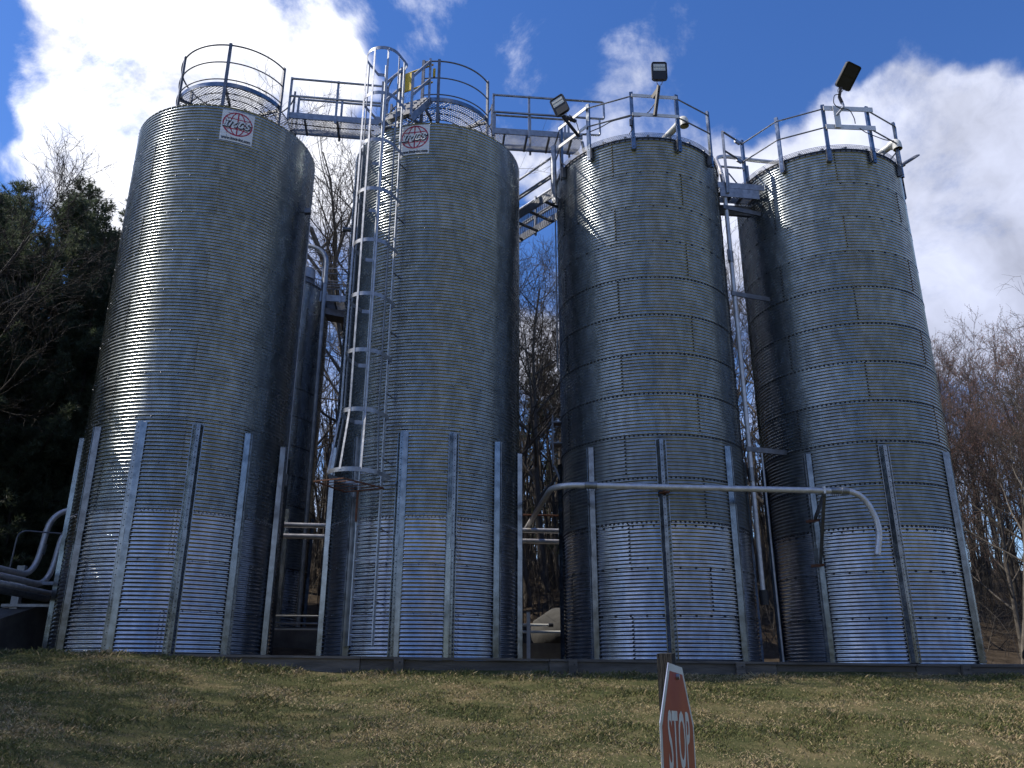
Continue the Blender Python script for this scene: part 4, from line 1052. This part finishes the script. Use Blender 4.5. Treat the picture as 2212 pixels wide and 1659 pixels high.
# post: two weathered timbers edge, behind the sign
pt = Vector((ctr.x, ctr.y, 0)) - nf * .034
mb = MB()
vs = []
for z_ in (-2.0, -1.2, -.6, -.146):
    for a_, b_ in ((-.045, -.030), (.045, -.030), (.045, .030), (-.045, .030)):
        wob = .003 * sin(z_ * 9 + a_ * 50)
        vs.append(pt + along * (a_ + wob) + nf * b_ + Vector((0, 0, z_ + (.006 if (a_ > 0 and z_ > -.2) else 0))))
mb.add(vs, [(l * 4 + i, l * 4 + (i + 1) % 4, (l + 1) * 4 + (i + 1) % 4, (l + 1) * 4 + i) for l in range(3) for i in range(4)] + [(3, 2, 1, 0), (12, 13, 14, 15)])
mb.build('post', 'post_wood', sg_)

# ------------------------------------------------------------------ boulders
def boulder(loc, size, seed, label):
    r_ = random.Random(seed); mb = MB(); nu, nv = 18, 12; vs = []
    ph = [(Vector((r_.uniform(-1, 1), r_.uniform(-1, 1), r_.uniform(-1, 1))).normalized(), r_.uniform(.72, .95)) for _ in range(16)]
    for j in range(nv + 1):
        for i in range(nu):
            a, b = 2 * pi * i / nu, pi * j / nv
            d_ = Vector((sin(b) * cos(a), sin(b) * sin(a), cos(b))); s_ = 1.0
            for nn, k_ in ph:
                t_ = d_.dot(nn)
                if t_ > .01: s_ = min(s_, k_ / t_)
            vs.append((d_.x * s_ * size[0], d_.y * s_ * size[1], d_.z * s_ * size[2]))
    mb.add(vs, [(j * nu + i, (j + 1) * nu + i, (j + 1) * nu + (i + 1) % nu, j * nu + (i + 1) % nu) for j in range(nv) for i in range(nu)])
    o = link('boulder', mb.mesh('boulder', 'rock', True)); o.location = loc; o.rotation_euler = (0, 0, r_.uniform(0, 6))
    tag(o, label, 'boulder', 'boulders at the edge of the wood')
boulder((1.05, 20.6, .75), (.80, .6, .62), 1, 'large rounded boulder behind the two bright pipes')
boulder((11.3, 18.2, .18), (.85, .6, .42), 2, 'grey boulder beside the silo with the open lid')
boulder((5.55, 20.7, .42), (.40, .35, .32), 3, 'small boulder in the gap between the bolted silos')
boulder((5.2, 21.6, .65), (.5, .4, .36), 4, 'dark boulder higher in the gap between the bolted silos')
boulder((12.9, 19.0, .3), (.6, .5, .4), 5, 'rough boulder below the red-budded trees')

# ------------------------------------------------------------------ trees
class TubeBatch:
    """many tapered limbs as one mesh"""
    def __init__(s): s.v = []; s.f = []; s.n = 0
    def limb(s, pts, r0, r1, k):
        pts = np.asarray(pts); m_ = len(pts)
        d_ = np.gradient(pts, axis=0); d_ /= np.linalg.norm(d_, axis=1)[:, None] + 1e-9
        ref = np.array([0, 0, 1.]) if abs(d_[0, 2]) < .9 else np.array([1., 0, 0])
        a = np.cross(d_, ref); a /= np.linalg.norm(a, axis=1)[:, None] + 1e-9; b = np.cross(d_, a)
        rr = np.linspace(r0, r1, m_)[:, None, None]
        ph = np.linspace(0, 2 * pi, k, endpoint=False)
        v = pts[:, None, :] + (a[:, None, :] * np.cos(ph)[None, :, None] + b[:, None, :] * np.sin(ph)[None, :, None]) * rr
        i, j = np.meshgrid(np.arange(m_ - 1), np.arange(k), indexing='ij')
        f = np.stack([i * k + j, i * k + (j + 1) % k, (i + 1) * k + (j + 1) % k, (i + 1) * k + j], -1).reshape(-1, 4) + s.n
        s.v.append(v.reshape(-1, 3)); s.f.append(f); s.n += m_ * k
    def mesh(s, name, m): return numpy_mesh(name, np.concatenate(s.v), np.concatenate(s.f), m, True)

def bare_tree(seed, H, rad, counts=(13, 8, 6, 4), lean=(0, 0), fork=.35, up=.35, buds=False, twig_mat='twig', twig_r=.0075, spread=1.0):
    r = np.random.default_rng(seed); trunk, crown = TubeBatch(), TubeBatch(); budv = []
    def walk(p, d, L, n_, wob, upk):
        pts = [p]; d = d / np.linalg.norm(d)
        for i in range(n_):
            d = d + r.normal(0, wob, 3) + np.array([0, 0, upk / n_]); d /= np.linalg.norm(d); pts.append(pts[-1] + d * L / n_)
        return np.array(pts), d
    def grow(p, d, L, rd, level):
        n_ = (9, 6, 5, 4, 3)[level]
        pts, dl = walk(p, d, L, n_, (.05, .13, .17, .2, .2)[level], (.1, up, up * .8, up * .6, .3)[level])
        tip = max(rd * (.22 if level else .18), .003)
        (trunk if level <= 1 else crown).limb(pts, rd, tip, (9, 6, 4, 3, 3)[level])
        if buds and level >= 3: budv.append(pts[-1]); budv.append(pts[-2])
        if level == 4: return
        c = counts[level]
        for q in range(c):
            f0 = (fork, .22, .15, .15)[level]
            f = f0 + (1 - f0) * (q + r.uniform(.1, .9)) / c
            x = f * n_; i = min(int(x), n_ - 1); pt = pts[i] + (pts[i + 1] - pts[i]) * (x - i)
            dr = pts[i + 1] - pts[i]; dr /= np.linalg.norm(dr)
            az = r.uniform(0, 2 * pi) if level else q * 2.4 + r.uniform(-.5, .5)
            ref = np.array([0, 0, 1.]) if abs(dr[2]) < .8 else np.array([1., 0, 0])
            a = np.cross(dr, ref); a /= np.linalg.norm(a); b = np.cross(dr, a)
            side = a * cos(az) + b * sin(az); op = radians((r.uniform(32, 62), r.uniform(28, 60), r.uniform(28, 62), r.uniform(25, 60))[level]) * spread
            nd = dr * cos(op) + side * sin(op)
            ln = L * ((.58 * (1.15 - .72 * f), .50, .46, .45)[level]) * r.uniform(.7, 1.2)
            rc = max((rd * (1 - .8 * f)) * (.55, .55, .55, .6)[level], twig_r if level >= 2 else .012)
            if level == 3: rc = twig_r * .8
            grow(pt, nd, ln, rc, level + 1)
    grow(np.array([0, 0, -.3]), np.array([lean[0], lean[1], 1.]), H, rad, 0)
    tm = trunk.mesh('trunk', 'bark'); cmesh = crown.mesh('crown', twig_mat); bm_ = None
    if buds:
        P = np.array(budv); P = P + r.normal(0, .02, P.shape); k = len(P)
        v = np.stack([P + np.array(o) * r.uniform(.6, 1.2, (k, 1)) for o in ((.02, 0, 0), (-.012, .017, 0), (-.012, -.017, 0), (0, 0, .045))], 1).reshape(-1, 3)
        b = (np.arange(k) * 4)[:, None]
        f = np.concatenate([np.concatenate([b + x for x in t_], 1) for t_ in ((0, 1, 3), (1, 2, 3), (2, 0, 3))])
        bm_ = numpy_mesh('buds', v, f, 'bud')
    return tm, cmesh, bm_
TREES = [bare_tree(11, 12.5, .16), bare_tree(12, 11.0, .13, (12, 8, 6, 4), (.1, .05)), bare_tree(13, 13.5, .19, (14, 8, 6, 4), (-.08, 0), .3),
         bare_tree(14, 9.0, .09, (11, 7, 6, 4), (.15, .1), .25)]
RED = [bare_tree(21, 12.0, .15, (15, 9, 6, 4), (0, 0), .25, .55, True, 'twig_red', .008, .8), bare_tree(22, 10.5, .13, (14, 9, 6, 4), (.1, 0), .2, .55, True, 'twig_red', .008, .8)]
BIG = bare_tree(31, 15.5, .42, (12, 9, 6, 4), (-.19, -.02), .50, .3, spread=.7)
LEFT = bare_tree(33, 13.5, .17, (15, 9, 7, 5), (.05, -.02), .22, .5, twig_r=.0085, spread=.85)
def plant_tree(proto, x, y, rz, sc, label, group, name='bare_tree', z=None):
    zz = float(ground_z(x, y)) if z is None else z
    t = thing(name, (x, y, zz), label, 'tree', group); t.rotation_euler = (0, 0, rz); t.scale = (sc, sc, sc)
    link('trunk', proto[0], t, False); c_ = link('crown', proto[1], t, False)
    if proto[2]: link('buds', proto[2], c_, False, kind='stuff')
    return t
rr = random.Random(5)
L1 = ['leafless grey tree seen in the gap beside the dark rear silo', 'leafless grey tree in the gap behind the large boulder', 'leafless grey tree in the narrow gap between the bolted silos']; GR1 = 'leafless trees behind the silos'
L2 = 'leafless tree with reddish buds beyond the silo with the open lid'; GR2 = 'red-budded trees beyond the last silo'
L3 = 'leafless tree behind the pines'; GR3 = 'leafless trees among the pines'
# gaps between the silos, seen through
spots = [(-6.6, 30.5), (-5.2, 32.0), (-4.6, 28.6), (-7.0, 35), (-5.6, 38), (-3.4, 34), (-8.2, 30), (-4.0, 41), (-9.5, 37),
         (.6, 28.2), (1.3, 30.5), (2.4, 33.0), (.2, 34.0), (1.6, 37), (3.2, 29.5), (2.9, 39), (-.6, 31.5), (.9, 43), (4.2, 42), (-1.6, 37),
         (6.4, 29.0), (7.6, 32.0), (8.6, 28.6), (6.0, 36), (9.6, 35), (7.0, 41), (10.5, 40), (8.4, 46)]
for i, (x, y) in enumerate(spots):
    lab = L1[0] if x < -2.5 else (L1[1] if x < 4.5 else L1[2])
    plant_tree(TREES[i % 4], x, y, rr.uniform(0, 6.28), rr.uniform(.82, 1.12), lab, GR1)
plant_tree(BIG, -3.6, 27.0, 0.0, 1.0, 'tall leafless tree with a thick leaning trunk behind the catwalk of the rear silos', GR1)
for i, (x, y, s) in enumerate([(11.4, 23.6, .60), (13.2, 22.6, .62), (15.0, 24.0, .66), (12.4, 26.0, .70), (14.4, 27.0, .70), (16.6, 26.0, .68), (18.4, 28.5, .74), (11.6, 29.0, .74), (16.2, 31, .80), (19.5, 33, .84), (13.4, 33, .82), (20.6, 29, .74)]):
    plant_tree(RED[i % 2], x, y, rr.uniform(0, 6.28), s * .92 * rr.uniform(.94, 1.05), L2, GR2)
for i, (x, y) in enumerate([(12.0, 20.6), (14.6, 20.2), (17.5, 23.5), (13.0, 29.8), (17.5, 36), (21, 31)]):
    plant_tree(TREES[(i + 1) % 4], x, y, rr.uniform(0, 6.28), rr.uniform(.5, .6) if i < 2 else .68, 'bare pale-limbed tree standing among the red-budded trees', GR2)
plant_tree(LEFT, -14.3, 18.4, 1.0, .72, 'leafless tree with fine upright twigs in front of the pines', GR3)
for i, (x, y) in enumerate([(-16.5, 21.5), (-19, 27), (-16.5, 31), (-20, 33), (-13.5, 34), (-17, 38)]):
    plant_tree(TREES[i % 4], x, y, rr.uniform(0, 6.28), rr.uniform(.55, .7), L3, GR3)

def pine_tree(seed, H, rad, low=.08, dens=1.0, wid=.30):
    r = np.random.default_rng(seed); wood = TubeBatch(); tv = []
    pts = np.array([[.10 * sin(i * .9 + seed), .10 * cos(i * .7), H * i / 11 - .3] for i in range(12)])
    wood.limb(pts, rad, .02, 9)
    z = H * low
    while z < H * .985:
        f = z / H; L = H * wid * (1 - f) ** .72 * r.uniform(.75, 1.15) + .25
        for q in range(int(r.integers(4, 7))):
            az = r.uniform(0, 2 * pi); el = radians(-8 + 48 * f + r.normal(0, 8)); l = L * r.uniform(.65, 1.1)
            p = np.array([np.interp(z, pts[:, 2], pts[:, 0]), np.interp(z, pts[:, 2], pts[:, 1]), z]); d_ = np.array([cos(az) * cos(el), sin(az) * cos(el), sin(el)])
            b = [p]
            for s_ in range(5):
                d_ = d_ + np.array([0, 0, .10]) + r.normal(0, .06, 3); d_ /= np.linalg.norm(d_); b.append(b[-1] + d_ * l / 5)
            b = np.array(b); wood.limb(b, max(.045 * (1 - f), .012), .006, 4)
            nt = int(l * 10 * dens) + 5
            for k in range(nt):
                g_ = .22 + .78 * (k + r.uniform(0, 1)) / nt; x = g_ * 5; i = min(int(x), 4); q0 = b[i] + (b[i + 1] - b[i]) * (x - i)
                dd_ = b[i + 1] - b[i]; dd_ /= np.linalg.norm(dd_)
                sd = r.normal(0, 1, 3); sd[2] *= .45; sd -= dd_ * sd.dot(dd_); sd /= np.linalg.norm(sd) + 1e-6
                tl = r.uniform(.15, .42) * (1.15 - .5 * g_); td = dd_ * .65 + sd * .75 + np.array([0, 0, .12]); td /= np.linalg.norm(td)
                for w in (.35, .7, 1.0):
                    tv.append((q0 + td * tl * w, td))
        z += H * .026 * r.uniform(.8, 1.3)
    P = np.array([a for a, _ in tv]); D = np.array([b_ for _, b_ in tv]); k = len(P); vs, NN = [], 8
    for q in range(NN):
        nd = D * .8 + r.normal(0, .62, (k, 3)); nd /= np.linalg.norm(nd, axis=1)[:, None]
        sdv = np.cross(nd, r.normal(0, 1, (k, 3))); sdv /= np.linalg.norm(sdv, axis=1)[:, None]
        l = r.uniform(.12, .22, (k, 1)); w = .013
        vs.append(np.stack([P - sdv * w, P + sdv * w, P + nd * l], 1))
    v = np.concatenate(vs).reshape(-1, 3)
    return wood.mesh('trunk', 'pine_bark'), numpy_mesh('crown', v, np.arange(len(v)).reshape(-1, 3), 'needle'), None
PINES = [pine_tree(41, 14.5, .20, .06, 1.0, .27), pine_tree(42, 12.0, .17, .04, 1.0, .30)]
pine_spots = [(0, -12.9, 22.6, .84, 'tall pine with spiky tip close behind the end silo'), (1, -14.4, 21.6, .88, None), (0, -16.0, 23.5, .82, None), (1, -13.4, 25.2, .95, None),
              (1, -11.6, 24.6, .74, None), (0, -17.8, 22.0, .70, None), (1, -15.8, 19.4, .62, None), (1, -13.6, 19.6, .56, None), (1, -11.3, 21.4, .52, None), (0, -18.5, 27, .9, None), (1, -12.2, 20.2, .40, None), (1, -15.0, 27.2, .95, None), (1, -10.6, 20.0, .34, None), (1, -13.6, 20.9, .80, None), (1, -12.4, 23.8, .92, None), (1, -14.9, 20.4, .84, None), (0, -14.0, 23.6, .88, None), (1, -16.6, 20.8, .84, None), (1, -13.1, 21.6, .98, None), (1, -12.2, 22.2, .86, None), (1, -15.8, 21.8, .95, None), (0, -12.7, 25.0, .92, None)]
for k, x, y, s, lab in pine_spots:
    plant_tree(PINES[k], x, y, rr.uniform(0, 6.28), s, lab or 'dark evergreen pine in the stand beside the end silo', 'pines beside the end silo', 'pine_tree')
# the stand carries on past the frame and shades the foot of the bank
plant_tree(PINES[1], -12.5, 14.4, 2.0, .84, 'pine growing at the side of the grass bank', 'pines beside the end silo', 'pine_tree')
plant_tree(PINES[1], -12.9, 16.4, 4.0, .86, 'pine growing level with the pipe rack', 'pines beside the end silo', 'pine_tree')
for k, x, y, s in ((0, -15.4, 12.6, .85), (2, -15.0, 10.0, .85), (1, -14.0, 7.6, .9), (0, -16.2, 8.4, 1.0)):
    plant_tree(TREES[k], x, y, rr.uniform(0, 6.28), s, 'leafless tree growing at the side of the grass bank', GR3)
plant_tree(PINES[1], 4.6, 27.5, 1.0, .9, 'slim evergreen pine showing in the gap between the bolted silos', 'pines behind the silos', 'pine_tree')
plant_tree(PINES[1], 2.0, 46, 2.0, 1.0, 'far evergreen pine among the leafless trees behind the silos', 'pines behind the silos', 'pine_tree')

# undergrowth: thin stems and brush nobody could count
rb = np.random.default_rng(8); tb = TubeBatch()
for i in range(2600):
    x, y = rb.uniform(-16, 22), rb.uniform(21, 36)
    if y < 20.8 + .1 * x + (4.8 if -10.2 < x < .2 else 0): continue
    zz = float(ground_z(x, y)); hh = rb.uniform(.6, 4.2) * rb.uniform(.5, 1)
    p = np.array([x, y, zz - .05]); d_ = np.array([rb.normal(0, .28), rb.normal(0, .28), 1.]); pts = [p]
    for s_ in range(4):
        d_ = d_ + rb.normal(0, .16, 3); d_ /= np.linalg.norm(d_); pts.append(pts[-1] + d_ * hh / 4)
    pts = np.array(pts); tb.limb(pts, .006 + .006 * hh / 3, .003, 3)
    for q in range(5):
        j = rb.integers(1, 4); nd = d_ + rb.normal(0, .7, 3); nd /= np.linalg.norm(nd)
        tb.limb(np.array([pts[j], pts[j] + nd * hh * .16, pts[j] + nd * hh * .3 + rb.normal(0, .05, 3)]), .005, .003, 3)
for i in range(1500):
    x, y = rb.uniform(-24, 30), rb.uniform(30, 62)
    zz = float(ground_z(x, y)); hh = rb.uniform(4.0, 8.5); rd_ = rb.uniform(.03, .10)
    p = np.array([x, y, zz - .1]); d_ = np.array([rb.normal(0, .07), rb.normal(0, .07), 1.]); pts = [p]
    for s_ in range(5):
        d_ = d_ + rb.normal(0, .05, 3); d_ /= np.linalg.norm(d_); pts.append(pts[-1] + d_ * hh / 5)
    pts = np.array(pts); tb.limb(pts, rd_, .012, 4)
    for q in range(9):
        j = rb.integers(1, 5); nd = d_ * .7 + rb.normal(0, .6, 3); nd /= np.linalg.norm(nd); ll = hh * rb.uniform(.12, .28)
        tb.limb(np.array([pts[j], pts[j] + nd * ll * .5, pts[j] + nd * ll + np.array([0, 0, ll * .15])]), .018, .006, 3)
bo = link('undergrowth', tb.mesh('undergrowth', 'brush')); tag(bo, 'tangle of leafless stems and brush on the wooded slope', 'undergrowth', kind='stuff')

for i in range(12):  # unseen treeline put behind the camera, adding a dark band to silo reflections
    x = -33 + 6 * i + rr.uniform(-2, 2)
    plant_tree(TREES[i % 4], x, -26 - rr.uniform(0, 9), rr.uniform(0, 6.28), rr.uniform(.8, 1.1), 'unseen leafless tree added behind the camera to darken the silo reflections', 'unseen trees added for the silo reflections')
bpy.context.view_layer.update()
